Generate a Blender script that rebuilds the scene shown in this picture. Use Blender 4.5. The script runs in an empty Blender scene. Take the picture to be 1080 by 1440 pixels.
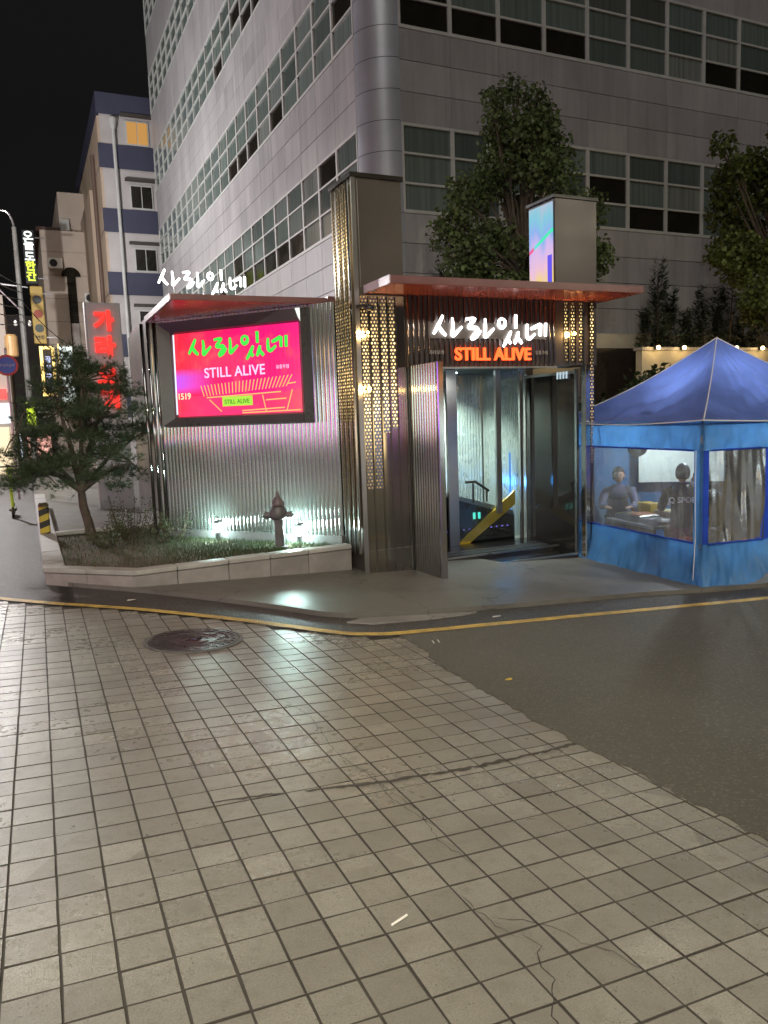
import bpy, math, random
from math import sin, cos, pi, radians, sqrt, atan2, exp
from mathutils import Vector, Matrix
random.seed(7)
S = bpy.context.scene
COL = S.collection

# ------------------------------------------------------------------ camera
H = 1.65
yaw, pitch, roll = radians(24.5), radians(7.05), radians(-2.07)
fwd = Vector((sin(yaw)*cos(pitch), cos(yaw)*cos(pitch), -sin(pitch)))
rgt0 = Vector((cos(yaw), -sin(yaw), 0)); up0 = rgt0.cross(fwd)
rgt = cos(roll)*rgt0 + sin(roll)*up0
upv = -sin(roll)*rgt0 + cos(roll)*up0
cam_d = bpy.data.cameras.new('camera'); cam = bpy.data.objects.new('camera', cam_d); COL.objects.link(cam)
cam.matrix_world = Matrix(((rgt.x, upv.x, -fwd.x, 0), (rgt.y, upv.y, -fwd.y, 0), (rgt.z, upv.z, -fwd.z, H), (0, 0, 0, 1)))
cam_d.sensor_fit = 'VERTICAL'; cam_d.sensor_height = 36; cam_d.lens = 36*1085/1440
cam_d.clip_end = 1000; cam_d.clip_start = 0.05
S.camera = cam

# ------------------------------------------------------------------ world, moon-weak sun, exposure
SUN_EL, SUN_AZ = radians(40), radians(215)
W = bpy.data.worlds.new('World'); S.world = W; W.use_nodes = True
nt = W.node_tree; nt.nodes.clear()
sky = nt.nodes.new('ShaderNodeTexSky'); sky.sky_type = 'NISHITA'; sky.sun_disc = False
sky.sun_elevation = radians(-3.0); sky.sun_rotation = SUN_AZ
hsv = nt.nodes.new('ShaderNodeHueSaturation'); hsv.inputs['Saturation'].default_value = 0.12
bg = nt.nodes.new('ShaderNodeBackground'); bg.inputs['Strength'].default_value = 0.045
wo = nt.nodes.new('ShaderNodeOutputWorld')
nt.links.new(sky.outputs[0], hsv.inputs['Color']); nt.links.new(hsv.outputs[0], bg.inputs[0]); nt.links.new(bg.outputs[0], wo.inputs[0])
sd = bpy.data.lights.new('sun', 'SUN'); sd.energy = 0.24; sd.angle = radians(25); sd.color = (1, 0.93, 0.86)
sun = bpy.data.objects.new('sun', sd); COL.objects.link(sun)
sdir = Vector((sin(SUN_AZ)*cos(SUN_EL), cos(SUN_AZ)*cos(SUN_EL), sin(SUN_EL)))
sun.rotation_euler = sdir.to_track_quat('Z', 'Y').to_euler(); sun.location = (0, 0, 40)
S.view_settings.view_transform = 'Standard'; S.view_settings.look = 'None'
S.view_settings.exposure = 1.3; S.view_settings.gamma = 1.0; S.view_settings.use_curve_mapping = False
S.cycles.use_denoising = True
S.cycles.caustics_reflective = False; S.cycles.caustics_refractive = False
S.cycles.max_bounces = 8; S.cycles.transparent_max_bounces = 16
S.cycles.sample_clamp_indirect = 4.0

# ------------------------------------------------------------------ helpers
GX, GY = -.0522, -.016
def gz(x, y, d=0.0): return GX*x + GY*y + d

class MB:
    def __init__(s): s.v = []; s.f = []; s.uv = {}
    def add(s, vs, fs):
        b = len(s.v); s.v += [tuple(v) for v in vs]; s.f += [tuple(i+b for i in f) for f in fs]; return s
    def box(s, x0, x1, y0, y1, z0, z1, M=None):
        vs = [(x, y, z) for z in (z0, z1) for y in (y0, y1) for x in (x0, x1)]
        if M is not None: vs = [M @ Vector(v) for v in vs]
        return s.add(vs, [(0, 2, 3, 1), (4, 5, 7, 6), (0, 1, 5, 4), (2, 6, 7, 3), (0, 4, 6, 2), (1, 3, 7, 5)])
    def bevbox(s, x0, x1, y0, y1, z0, z1, b, M=None):
        # box with chamfered vertical and horizontal edges (3 rings)
        def ring(z, i):
            a = b
            return [(x0+i+a, y0+i, z), (x1-i-a, y0+i, z), (x1-i, y0+i+a, z), (x1-i, y1-i-a, z), (x1-i-a, y1-i, z), (x0+i+a, y1-i, z), (x0+i, y1-i-a, z), (x0+i, y0+i+a, z)]
        rs = [ring(z0, b), ring(z0+b, 0), ring(z1-b, 0), ring(z1, b)]
        vs = [v for r in rs for v in r]
        if M is not None: vs = [M @ Vector(v) for v in vs]
        fs = [tuple(range(7, -1, -1)), tuple(range(24, 32))]
        for k in range(3):
            for i in range(8):
                j = (i+1) % 8; fs.append((k*8+i, k*8+j, k*8+8+j, k*8+8+i))
        return s.add(vs, fs)
    def prism(s, poly, z0, z1):
        n = len(poly); g0 = z0 if callable(z0) else (lambda x, y: z0); g1 = z1 if callable(z1) else (lambda x, y: z1)
        vs = [(x, y, g0(x, y)) for x, y in poly] + [(x, y, g1(x, y)) for x, y in poly]
        fs = [tuple(range(n-1, -1, -1)), tuple(range(n, 2*n))] + [(i, (i+1) % n, n+(i+1) % n, n+i) for i in range(n)]
        return s.add(vs, fs)
    def sheet(s, poly, z):
        return s.add([(x, y, z(x, y)) for x, y in poly], [tuple(range(len(poly)))])
    def quad(s, a, b, c, d): return s.add([a, b, c, d], [(0, 1, 2, 3)])
    def tube(s, pts, r, n=8, cap=True, flat=None):
        pts = [Vector(p) for p in pts]; m = len(pts)
        rr = r if isinstance(r, (list, tuple)) else [r]*m
        vs = []; prev = None
        for i, p in enumerate(pts):
            t = (pts[min(i+1, m-1)] - pts[max(i-1, 0)])
            t = t.normalized() if t.length > 1e-9 else Vector((0, 0, 1))
            if prev is None:
                a = t.orthogonal().normalized()
            else:
                a = (prev - t*prev.dot(t));  a = a.normalized() if a.length > 1e-6 else t.orthogonal().normalized()
            prev = a; b = t.cross(a)
            for k in range(n):
                w = 2*pi*k/n; o = (a*cos(w) + b*sin(w))*rr[i]
                if flat is not None: o = o - flat[0]*(o.dot(flat[0])*(1-flat[1]))
                vs.append(p + o)
        fs = [(i*n+k, i*n+(k+1) % n, (i+1)*n+(k+1) % n, (i+1)*n+k) for i in range(m-1) for k in range(n)]
        if cap: fs += [tuple(range(n-1, -1, -1)), tuple(range((m-1)*n, m*n))]
        return s.add(vs, fs)
    def lathe(s, prof, n=20, c=(0, 0, 0)):
        vs = [(c[0]+r*cos(2*pi*k/n), c[1]+r*sin(2*pi*k/n), c[2]+z) for r, z in prof for k in range(n)]
        m = len(prof)
        fs = [(i*n+k, i*n+(k+1) % n, (i+1)*n+(k+1) % n, (i+1)*n+k) for i in range(m-1) for k in range(n)]
        fs += [tuple(range(n-1, -1, -1)), tuple(range((m-1)*n, m*n))]
        return s.add(vs, fs)
    def ball(s, c, r, nu=12, nv=8):
        rx, ry, rz = r if isinstance(r, (tuple, list)) else (r, r, r)
        vs = []; 
        for j in range(nv+1):
            a = -pi/2 + pi*j/nv
            for i in range(nu):
                w = 2*pi*i/nu; vs.append((c[0]+rx*cos(a)*cos(w), c[1]+ry*cos(a)*sin(w), c[2]+rz*sin(a)))
        fs = [(j*nu+i, j*nu+(i+1) % nu, (j+1)*nu+(i+1) % nu, (j+1)*nu+i) for j in range(nv) for i in range(nu)]
        return s.add(vs, fs)
    def mesh(s, name, mats, smooth=False):
        me = bpy.data.meshes.new(name); me.from_pydata(s.v, [], s.f)
        for m in (mats if isinstance(mats, (list, tuple)) else [mats]): me.materials.append(m)
        if smooth: me.polygons.foreach_set('use_smooth', [True]*len(me.polygons))
        me.update(); return me

def link(name, me, parent=None, M=None):
    o = bpy.data.objects.new(name, me); COL.objects.link(o)
    if parent is not None: o.parent = parent
    if M is not None: o.matrix_local = M
    return o
def part(name, mb, mat, parent=None, smooth=False, M=None, kind=None, label=None):
    """geometry in world coordinates; re-expressed relative to the parent's location"""
    off = Vector((0, 0, 0)); p = parent
    while p is not None: off = off + p.location; p = p.parent
    if off.length > 0 and M is None: mb.v = [tuple(Vector(v)-off) for v in mb.v]
    o = link(name, mb.mesh(name, mat, smooth), parent, M)
    if kind: o['kind'] = kind
    if label: o['label'] = label
    return o
def tag(o, label=None, cat=None, group=None, kind=None):
    if label: o['label'] = label
    if cat: o['category'] = cat
    if group: o['group'] = group
    if kind: o['kind'] = kind
    return o
def thing(name, label, cat, loc=(0, 0, 0), group=None):
    o = bpy.data.objects.new(name, None); o.empty_display_size = .2; o.location = loc; COL.objects.link(o)
    return tag(o, label, cat, group)
def dup(root, loc, label=None, rz=None):
    r = root.copy(); COL.objects.link(r); r.location = loc
    if rz is not None: r.rotation_euler.z = rz
    if label: r['label'] = label
    for ch in list(root.children):
        c = ch.copy(); COL.objects.link(c); c.parent = r
        for g in list(ch.children):
            d = g.copy(); COL.objects.link(d); d.parent = c
    return r
def smoothline(pts, k=5):
    P = [Vector(p) for p in pts]
    if len(P) < 3: return P
    out = []
    for i in range(len(P)-1):
        p0, p1, p2, p3 = P[max(i-1, 0)], P[i], P[i+1], P[min(i+2, len(P)-1)]
        for j in range(k):
            t = j/k
            out.append(0.5*((2*p1)+(p2-p0)*t+(2*p0-5*p1+4*p2-p3)*t*t+(3*p1-p0-3*p2+p3)*t**3))
    out.append(P[-1]); return out

# ------------------------------------------------------------------ materials
class NT:
    def __init__(s, name):
        s.m = bpy.data.materials.new(name); s.m.use_nodes = True; s.t = s.m.node_tree
        s.b = s.t.nodes['Principled BSDF']; s.out = s.t.nodes['Material Output']
    def n(s, typ, **kw):
        nd = s.t.nodes.new(typ)
        for k, v in kw.items():
            if k.startswith('_'): setattr(nd, k[1:], v)
        return nd
    def l(s, a, b): s.t.links.new(a, b)
    def math(s, op, a, b=None, c=None):
        nd = s.n('ShaderNodeMath', _operation=op)
        for i, x in enumerate((a, b, c)):
            if x is None: continue
            if isinstance(x, (int, float)): nd.inputs[i].default_value = x
            else: s.l(x, nd.inputs[i])
        return nd.outputs[0]
    def mix(s, f, a, b, mode='MIX'):
        nd = s.n('ShaderNodeMix', _data_type='RGBA', _blend_type=mode)
        for k, x in ((0, f), (6, a), (7, b)):
            if isinstance(x, (int, float)): nd.inputs[k].default_value = x
            elif isinstance(x, tuple): nd.inputs[k].default_value = x if len(x) == 4 else x+(1,)
            else: s.l(x, nd.inputs[k])
        return nd.outputs[2]
    def coord(s, kind='Object', obj=None):
        nd = s.n('ShaderNodeTexCoord')
        if obj is not None: nd.object = obj
        return nd.outputs[kind]
    def pos(s): return s.n('ShaderNodeNewGeometry').outputs['Position']
    def noise(s, vec, scale, detail=4, rough=.55, dims=None):
        nd = s.n('ShaderNodeTexNoise'); nd.inputs['Scale'].default_value = scale; nd.inputs['Detail'].default_value = detail; nd.inputs['Roughness'].default_value = rough
        if vec is not None: s.l(vec, nd.inputs['Vector'])
        return nd.outputs['Fac']
    def ramp(s, f, stops):
        nd = s.n('ShaderNodeValToRGB'); cr = nd.color_ramp
        while len(cr.elements) < len(stops): cr.elements.new(.5)
        for e, (p, c) in zip(cr.elements, stops):
            e.position = p; e.color = (c, c, c, 1) if isinstance(c, (int, float)) else (c+(1,) if len(c) == 3 else c)
        s.l(f, nd.inputs[0]); return nd.outputs[0]
    def bump(s, h, strength=.3, dist=.01):
        nd = s.n('ShaderNodeBump'); nd.inputs['Strength'].default_value = strength; nd.inputs['Distance'].default_value = dist
        s.l(h, nd.inputs['Height']); s.l(nd.outputs[0], s.b.inputs['Normal']); return nd
    def set(s, **kw):
        for k, v in kw.items():
            k = k.replace('_', ' ')
            i = s.b.inputs[k]
            if isinstance(v, (int, float)): i.default_value = v
            elif isinstance(v, tuple): i.default_value = v if len(v) != 3 or i.type == 'VECTOR' else v+(1,)
            else: s.l(v, i)
        return s

def mottled(name, c, rough=.7, scale=3, amp=.25, fine=40, metallic=0, bump=.15, spec=.5, rand=0.0):
    N = NT(name); p = N.pos()
    a = N.noise(p, scale); b = N.noise(p, fine, 3)
    f = N.math('ADD', N.math('MULTIPLY', a, .65), N.math('MULTIPLY', b, .35))
    lo = tuple(x*(1-amp) for x in c); hi = tuple(min(1, x*(1+amp)) for x in c)
    col = N.ramp(f, [(.3, lo), (.7, hi)])
    if rand:
        r = N.n('ShaderNodeObjectInfo').outputs['Random']
        v = N.math('ADD', N.math('MULTIPLY', r, rand), 1-rand/2)
        h = N.n('ShaderNodeHueSaturation'); N.l(v, h.inputs['Value']); N.l(col, h.inputs['Color']); col = h.outputs[0]
    N.set(Base_Color=col, Roughness=rough, Metallic=metallic); N.b.inputs['Specular IOR Level'].default_value = spec
    rr = N.math('ADD', N.math('MULTIPLY', a, .25), rough-.12); N.l(rr, N.b.inputs['Roughness'])
    if bump: N.bump(b, bump, .01)
    return N.m
def emis(name, c, k, base=(0.02, .02, .02)):
    N = NT(name); N.set(Base_Color=base, Emission_Color=c, Emission_Strength=k, Roughness=.4); return N.m
def steel(name, c=(.56, .56, .55), rough=.16, brushed=True, amp=.2, met=1.0):
    N = NT(name); p = N.pos()
    mp = N.n('ShaderNodeMapping'); mp.inputs['Scale'].default_value = (1, 1, .04) if brushed else (1, 1, 1); N.l(p, mp.inputs[0])
    a = N.noise(mp.outputs[0], 60 if brushed else 4, 3); d = N.noise(p, 1.3, 5, .6)
    N.set(Metallic=met, Base_Color=N.ramp(d, [(.3, tuple(x*(1-amp) for x in c)), (.7, c)]))
    N.l(N.math('ADD', N.math('MULTIPLY', d, .12), N.math('ADD', N.math('MULTIPLY', a, .06), rough-.09)), N.b.inputs['Roughness'])
    return N.m

# paving tiles: colour per tile, stains, pits
def make_tile_mat(bed):
    N = NT('paving_tile_concrete'); v = N.coord('Object', bed)
    sn = N.n('ShaderNodeVectorMath', _operation='SNAP'); sn.inputs[1].default_value = (.168, .1653, 10); N.l(v, sn.inputs[0])
    wn = N.n('ShaderNodeTexWhiteNoise', _noise_dimensions='3D'); N.l(sn.outputs[0], wn.inputs[0])
    big = N.noise(v, .9, 4); mid = N.noise(v, 14, 5, .65); fine = N.noise(v, 160, 3, .7)
    c = N.ramp(wn.outputs[0], [(0, (.235, .225, .195)), (.5, (.31, .298, .258)), (1, (.385, .37, .325))])
    c = N.mix(N.ramp(big, [(.35, 0.0), (.66, .6)]), c, (.17, .16, .135))
    c = N.mix(N.ramp(mid, [(.5, 0.0), (.72, .55)]), c, (.14, .127, .10))
    pits = N.n('ShaderNodeTexVoronoi'); pits.inputs['Scale'].default_value = 55; N.l(v, pits.inputs['Vector'])
    pm = N.math('MULTIPLY', N.ramp(pits.outputs['Distance'], [(.1, 1.0), (.2, 0.0)]), N.ramp(N.noise(v, 6, 3), [(.46, 0.0), (.58, 1.0)]))
    c = N.mix(N.math('MULTIPLY', pm, .85), c, (.06, .05, .04))
    c = N.mix(N.ramp(fine, [(.36, .6), (.62, 0.0)]), c, (.11, .10, .08))
    gum = N.n('ShaderNodeTexVoronoi'); gum.inputs['Scale'].default_value = 2.3; N.l(v, gum.inputs['Vector'])
    c = N.mix(N.ramp(gum.outputs['Distance'], [(.035, .55), (.06, 0.0)]), c, (.09, .08, .065))
    st2 = N.n('ShaderNodeMapping'); st2.inputs['Scale'].default_value = (.55, 2.2, 1); st2.inputs['Rotation'].default_value = (0, 0, .5); N.l(v, st2.inputs[0])
    c = N.mix(N.ramp(N.noise(st2.outputs[0], 1.0, 6, .6), [(.42, 0.0), (.68, .5)]), c, (.15, .14, .12))
    N.set(Base_Color=c); N.l(N.ramp(N.math('ADD', N.math('MULTIPLY', big, .6), N.math('MULTIPLY', mid, .4)), [(.3, .2), (.7, .42)]), N.b.inputs['Roughness'])
    h = N.math('SUBTRACT', N.math('ADD', N.math('MULTIPLY', mid, .5), N.math('MULTIPLY', fine, .35)), N.math('MULTIPLY', pm, .5))
    N.bump(h, .75, .006); return N.m
def make_asphalt(name, c=(.112, .104, .082), spark=True, rough=.62):
    N = NT(name); v = N.pos()
    vo = N.n('ShaderNodeTexVoronoi'); vo.inputs['Scale'].default_value = 85; N.l(v, vo.inputs['Vector'])
    big = N.noise(v, .7, 5); fine = N.noise(v, 220, 2)
    col = N.mix(N.ramp(big, [(.35, 0.0), (.7, .6)]), c, tuple(x*.6 for x in c))
    wn = N.n('ShaderNodeTexWhiteNoise'); N.l(vo.outputs['Position'], wn.inputs[0])
    st = N.ramp(wn.outputs[0], [(.80, 0.0), (1, .65)])
    col = N.mix(st, col, (.22, .2, .16))
    N.set(Base_Color=col, Roughness=rough); N.bump(N.math('ADD', vo.outputs['Distance'], fine), 1.0, .008)
    return N.m

def cracked(name, c, rough=.6):
    N = NT(name); v = N.pos()
    w = N.n('ShaderNodeVectorMath', _operation='ADD'); nz = N.n('ShaderNodeTexNoise'); nz.inputs['Scale'].default_value = 2.5; N.l(v, nz.inputs['Vector'])
    sc = N.n('ShaderNodeVectorMath', _operation='SCALE'); sc.inputs['Scale'].default_value = .5; N.l(nz.outputs['Color'], sc.inputs[0]); N.l(v, w.inputs[0]); N.l(sc.outputs[0], w.inputs[1])
    vo = N.n('ShaderNodeTexVoronoi', _feature='DISTANCE_TO_EDGE'); vo.inputs['Scale'].default_value = .55; N.l(w.outputs[0], vo.inputs['Vector'])
    cr = N.ramp(vo.outputs['Distance'], [(.0015, 1.0), (.005, 0.0)])
    a = N.noise(v, 1.1, 6, .62); b = N.noise(v, 90, 3)
    col = N.ramp(N.math('ADD', N.math('MULTIPLY', a, .75), N.math('MULTIPLY', b, .25)), [(.3, tuple(x*.6 for x in c)), (.5, c), (.72, tuple(x*1.35 for x in c))])
    col = N.mix(N.math('MULTIPLY', cr, .8), col, (.03, .03, .028))
    N.set(Base_Color=col); N.l(N.ramp(a, [(.3, rough-.18), (.7, rough+.12)]), N.b.inputs['Roughness'])
    N.bump(N.math('SUBTRACT', b, cr), .3, .006); return N.m

def leafmat(name, c, trans=.25, rand=.5):
    N = NT(name); g = N.n('ShaderNodeNewGeometry'); r = g.outputs['Random Per Island']
    col = N.ramp(r, [(0, tuple(x*(1-rand) for x in c)), (.6, c), (1, tuple(min(1, x*(1+rand)) for x in c))])
    N.set(Base_Color=col, Roughness=.5); N.b.inputs['Specular IOR Level'].default_value = .3
    tr = N.n('ShaderNodeBsdfTranslucent'); N.l(col, tr.inputs[0]); mx = N.n('ShaderNodeMixShader'); mx.inputs[0].default_value = trans
    N.l(N.b.outputs[0], mx.inputs[1]); N.l(tr.outputs[0], mx.inputs[2]); N.l(mx.outputs[0], N.out.inputs[0]); return N.m
def clear(name, tint=(.9, .95, 1), gloss=.1, rough=.08, haze=.06):
    N = NT(name); t = N.n('ShaderNodeBsdfTransparent'); t.inputs[0].default_value = tint+(1,)
    g = N.n('ShaderNodeBsdfGlossy'); g.inputs['Roughness'].default_value = rough; g.inputs[0].default_value = (1, 1, 1, 1)
    d = N.n('ShaderNodeBsdfDiffuse'); d.inputs[0].default_value = (.7, .75, .8, 1)
    p = N.pos(); nz = N.noise(p, 5, 3)
    bp = N.n('ShaderNodeBump'); bp.inputs['Strength'].default_value = .25; bp.inputs['Distance'].default_value = .03; N.l(nz, bp.inputs['Height']); N.l(bp.outputs[0], g.inputs['Normal'])
    m1 = N.n('ShaderNodeMixShader'); N.l(N.math('MULTIPLY', N.ramp(nz, [(.3, .6), (.7, 1.0)]), haze*1.3), m1.inputs[0]); N.l(t.outputs[0], m1.inputs[1]); N.l(d.outputs[0], m1.inputs[2])
    lw = N.n('ShaderNodeLayerWeight'); lw.inputs[0].default_value = .3
    f = N.math('ADD', N.math('MULTIPLY', lw.outputs['Fresnel'], .6), gloss)
    m2 = N.n('ShaderNodeMixShader'); N.l(f, m2.inputs[0]); N.l(m1.outputs[0], m2.inputs[1]); N.l(g.outputs[0], m2.inputs[2]); N.l(m2.outputs[0], N.out.inputs[0]); return N.m
def fabric(name, c, trans=.3, rough=.45):
    N = NT(name); p = N.pos(); a = N.noise(p, 2.2, 4); b = N.noise(p, 9, 3)
    col = N.ramp(a, [(.3, tuple(x*.75 for x in c)), (.7, tuple(min(1, x*1.2) for x in c))])
    N.set(Base_Color=col, Roughness=rough); N.bump(N.math('ADD', a, N.math('MULTIPLY', b, .5)), .5, .05)
    tr = N.n('ShaderNodeBsdfTranslucent'); N.l(col, tr.inputs[0]); mx = N.n('ShaderNodeMixShader'); mx.inputs[0].default_value = trans
    N.l(N.b.outputs[0], mx.inputs[1]); N.l(tr.outputs[0], mx.inputs[2]); N.l(mx.outputs[0], N.out.inputs[0]); return N.m

M_asph = make_asphalt('asphalt_road'); M_asph2 = make_asphalt('asphalt_side_street', (.06, .056, .054), rough=.5)
M_grout = mottled('grout_dark', (.055, .048, .04), .8, 8, .3, 120)
M_conc = cracked('pavement_concrete', (.125, .12, .108), .5)
M_patch = cracked('pavement_pale_patch', (.22, .21, .2), .6)
M_granite = mottled('granite_kerb', (.24, .22, .21), .6, 5, .25, 130, rand=.25)
M_coping = mottled('granite_coping', (.34, .33, .31), .5, 5, .2, 130, rand=.2)
M_soil = mottled('soil', (.10, .075, .055), .9, 4, .4, 60, bump=.8)
M_yellow = mottled('yellow_road_paint', (.50, .34, .08), .55, 7, .55, 60)
M_steel = steel('mirror_steel', (.56, .57, .56), .12)
M_steel_dark = steel('dark_steel', (.20, .18, .165), .24)
M_steel_flat = mottled('flat_steel_panel', (.085, .074, .065), .34, 1.5, .12, 40, metallic=.35, bump=0)
M_frame = mottled('screen_frame_steel', (.12, .11, .12), .30, 2, .15, 40, metallic=.5, bump=0)
M_alu = steel('aluminium', (.5, .5, .5), .3)
M_black = mottled('black_plastic', (.015, .015, .016), .45, 6, .2, 50, bump=0)
M_dark = mottled('dark_interior', (.02, .02, .022), .35, 4, .2, 60, bump=0)
M_fascia = mottled('canopy_fascia', (.16, .075, .075), .35, 3, .2, 60, bump=0)
M_soffit = mottled('canopy_soffit_red', (.46, .10, .06), .24, 2, .25, 40, metallic=.3, bump=.03)
M_white_led = emis('white_led', (1, .97, .95), 2.6)
M_red_led = emis('red_led', (1, .09, .015), 1.3)
M_red_sign = emis('red_neon', (1, .02, .015), .9)
M_green_led = emis('green_led', (.03, .75, .06), .5)
M_screen_white = emis('screen_white', (1, .55, .85), .55)
M_screen_yellow = emis('screen_yellow', (1, .55, .16), .42)
M_bulb = emis('warm_bulb', (1, .62, .14), 14)
M_wallbulb = emis('warm_garden_bulb', (1, .72, .3), 10)
M_cool = emis('cool_flood_lens', (.86, 1, .97), 8)
M_blue_led = emis('blue_led', (.03, .28, 1), .45)
M_teal_led = emis('teal_led', (.1, 1, .8), .5)
M_yel_led = emis('yellow_sign', (.75, 1, .05), .7)
M_warm_led = emis('warm_sign_frame', (1, .66, .2), 1.2)
M_whitebox = emis('white_sign_box', (.9, 1, .93), .8)
M_yellow_panel = mottled('yellow_panel', (.62, .40, .04), .35, 4, .15, 40, bump=0)
M_brick = None

# ------------------------------------------------------------------ ground, roads, pavement
bg_g = part('ground', MB().sheet([(-250, -120), (250, -120), (250, 320), (-250, 320)], lambda x, y: gz(x, y, -.06)), M_asph2); bg_g['kind'] = 'structure'
YL = [(-6.0, 14.4), (-.4, 8.98), (.26, 8.37), (.9, 7.82), (1.63, 7.04), (2.05, 6.52), (2.36, 6.14), (2.62, 5.98), (2.95, 5.93), (4.2, 5.88), (7.17, 5.74), (12, 5.56), (40, 4.5)]
YLs = [(v.x, v.y) for v in smoothline([(x, y, 0) for x, y in YL], 5)]
def off_line(pts, w):
    out = []
    for i, (x, y) in enumerate(pts):
        x0, y0 = pts[max(i-1, 0)]; x1, y1 = pts[min(i+1, len(pts)-1)]
        dx, dy = x1-x0, y1-y0; l = math.hypot(dx, dy); out.append((x-dy/l*w, y+dx/l*w))
    return out
# side street asphalt (beyond the yellow line) : fill between the line and the far side
st = MB(); n = len(YLs)
lo = off_line(YLs, -.09)
farp = [(-60, 90)] + [(x, y+80) for x, y in YLs[1:-1]] + [(60, 90)]
for i in range(n-1):
    a, b = lo[i], lo[i+1]; c, d = farp[i+1], farp[i]
    st.add([(p[0], p[1], gz(p[0], p[1], -.004)) for p in (a, b, c, d)], [(0, 1, 2, 3)])
o = part('side_street', st, M_asph2); o['kind'] = 'structure'
# yellow line, slightly ragged
yl = MB(); A_ = off_line(YLs, -.055); B_ = off_line(YLs, .055)
for i in range(n-1):
    if i < 1: continue
    k = 6
    for j in range(k):
        t0, t1 = j/k, (j+1)/k
        def L(P, t): return (P[i][0]*(1-t)+P[i+1][0]*t, P[i][1]*(1-t)+P[i+1][1]*t)
        q = [L(A_, t0), L(A_, t1), L(B_, t1), L(B_, t0)]
        yl.add([(x, y, gz(x, y, .010)) for x, y in q], [(0, 1, 2, 3)])
o = part('yellow_line', yl, M_yellow); o['kind'] = 'structure'

# paving bed + tiles
TP = .1675
ex = Vector((1, 0, GX)).normalized(); ez = Vector((-GX, -GY, 1)).normalized(); ey = ez.cross(ex).normalized()
gx_ = (ex*0.99995 - ey*0.0104).normalized(); gy_ = ez.cross(gx_).normalized()
org = Vector((-.213, 2.392, gz(-.213, 2.392)))
BedM = Matrix(((gx_.x, gy_.x, ez.x, org.x), (gx_.y, gy_.y, ez.y, org.y), (gx_.z, gy_.z, ez.z, org.z), (0, 0, 0, 1)))
TX, TY = .168, .1653
def yline_at(x):
    for i in range(len(YLs)-1):
        if YLs[i][0] <= x <= YLs[i+1][0]:
            t = (x-YLs[i][0])/(YLs[i+1][0]-YLs[i][0]); return YLs[i][1]*(1-t)+YLs[i+1][1]*t
    return YLs[0][1] if x < YLs[0][0] else YLs[-1][1]
def wpt(u, v): return org + gx_*u + gy_*v
bm_ = MB(); inv = BedM.inverted()
xs = [-5 + .25*i for i in range(33)]
for i in range(len(xs)-1):
    x0, x1 = xs[i], xs[i+1]; y0, y1 = yline_at(x0)+.02, yline_at(x1)+.02
    bm_.add([inv @ Vector((x, y, gz(x, y))) - Vector((0, 0, .007)) for x, y in ((x0, -4), (x1, -4), (x1, y1), (x0, y0))], [(0, 1, 2, 3)])
bed = link('tile_paving', bm_.mesh('tile_paving', M_grout)); bed.matrix_world = BedM; bed['kind'] = 'structure'
M_tile = make_tile_mat(bed)
def tile_geo(seed, hx, hy):
    r = random.Random(seed); g = .0032; c = .0016
    P = []
    for (sx, sy) in ((-1, -1), (1, -1), (1, 1), (-1, 1)):
        P.append((sx*(hx-g) + r.uniform(-.0015, .0015), sy*(hy-g) + r.uniform(-.0015, .0015)))
    vs = [(x, y, -.014) for x, y in P] + [(x, y, -.003) for x, y in P] + [(x*(1-c/hx), y*(1-c/hy), 0) for x, y in P]
    fs = [(8, 9, 10, 11)]
    for k in range(2):
        for i in range(4): fs.append((k*4+i, k*4+(i+1) % 4, k*4+4+(i+1) % 4, k*4+4+i))
    return vs, fs
TV = [tile_geo(s, TX/2, TY/2) for s in range(6)]
TM = []
def side_idx(me):
    me.materials.append(M_grout)
    for pl_ in me.polygons: pl_.material_index = 0 if pl_.index % 9 == 0 else 1
    return me
for vs, fs in TV: TM.append(side_idx(MB().add(vs, fs).mesh('paving_tile', M_tile)))
cands = []
for i in range(-26, 22):
    for j in range(-34, 44):
        u, v = (i+.5)*TX, (j+.5)*TY; w = wpt(u, v)
        if w.x > 2.95 or w.x < -4.5: continue
        if w.y > yline_at(w.x) - .13: continue
        if (w.x-1.13)**2 + (w.y-6.43)**2 < .31**2: continue
        d = w - Vector((0, 0, H)); q = (d.dot(rgt), d.dot(upv), d.dot(fwd))
        vis = q[2] > .3 and abs(q[0]/q[2])*1085 < 560 and abs(q[1]/q[2])*1085 < 740 and w.x < 2.72
        cands.append((0 if vis else 1, q[2] if vis else abs(q[2])+50, i, j, u, v))
cands.sort()
rest = MB(); rt = random.Random(3)
for k, (nv, dist, i, j, u, v) in enumerate(cands):
    var = rt.randrange(6)
    dz = rt.uniform(-.0016, .0012); ax, ay = rt.uniform(-.004, .004), rt.uniform(-.004, .004); rz_ = rt.choice((0, pi))
    Mx = Matrix.Translation((u, v, dz)) @ Matrix.Rotation(rz_, 4, 'Z') @ Matrix.Rotation(ax, 4, 'X') @ Matrix.Rotation(ay, 4, 'Y')
    if k < 300 and not nv:
        link('paving_tile', TM[var], bed, Mx)
    else:
        vs, fs = TV[var]; rest.add([Mx @ Vector(p) for p in vs], fs)
o = link('far_paving_tiles', side_idx(rest.mesh('far_paving_tiles', M_tile)), bed); o['kind'] = 'stuff'

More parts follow.
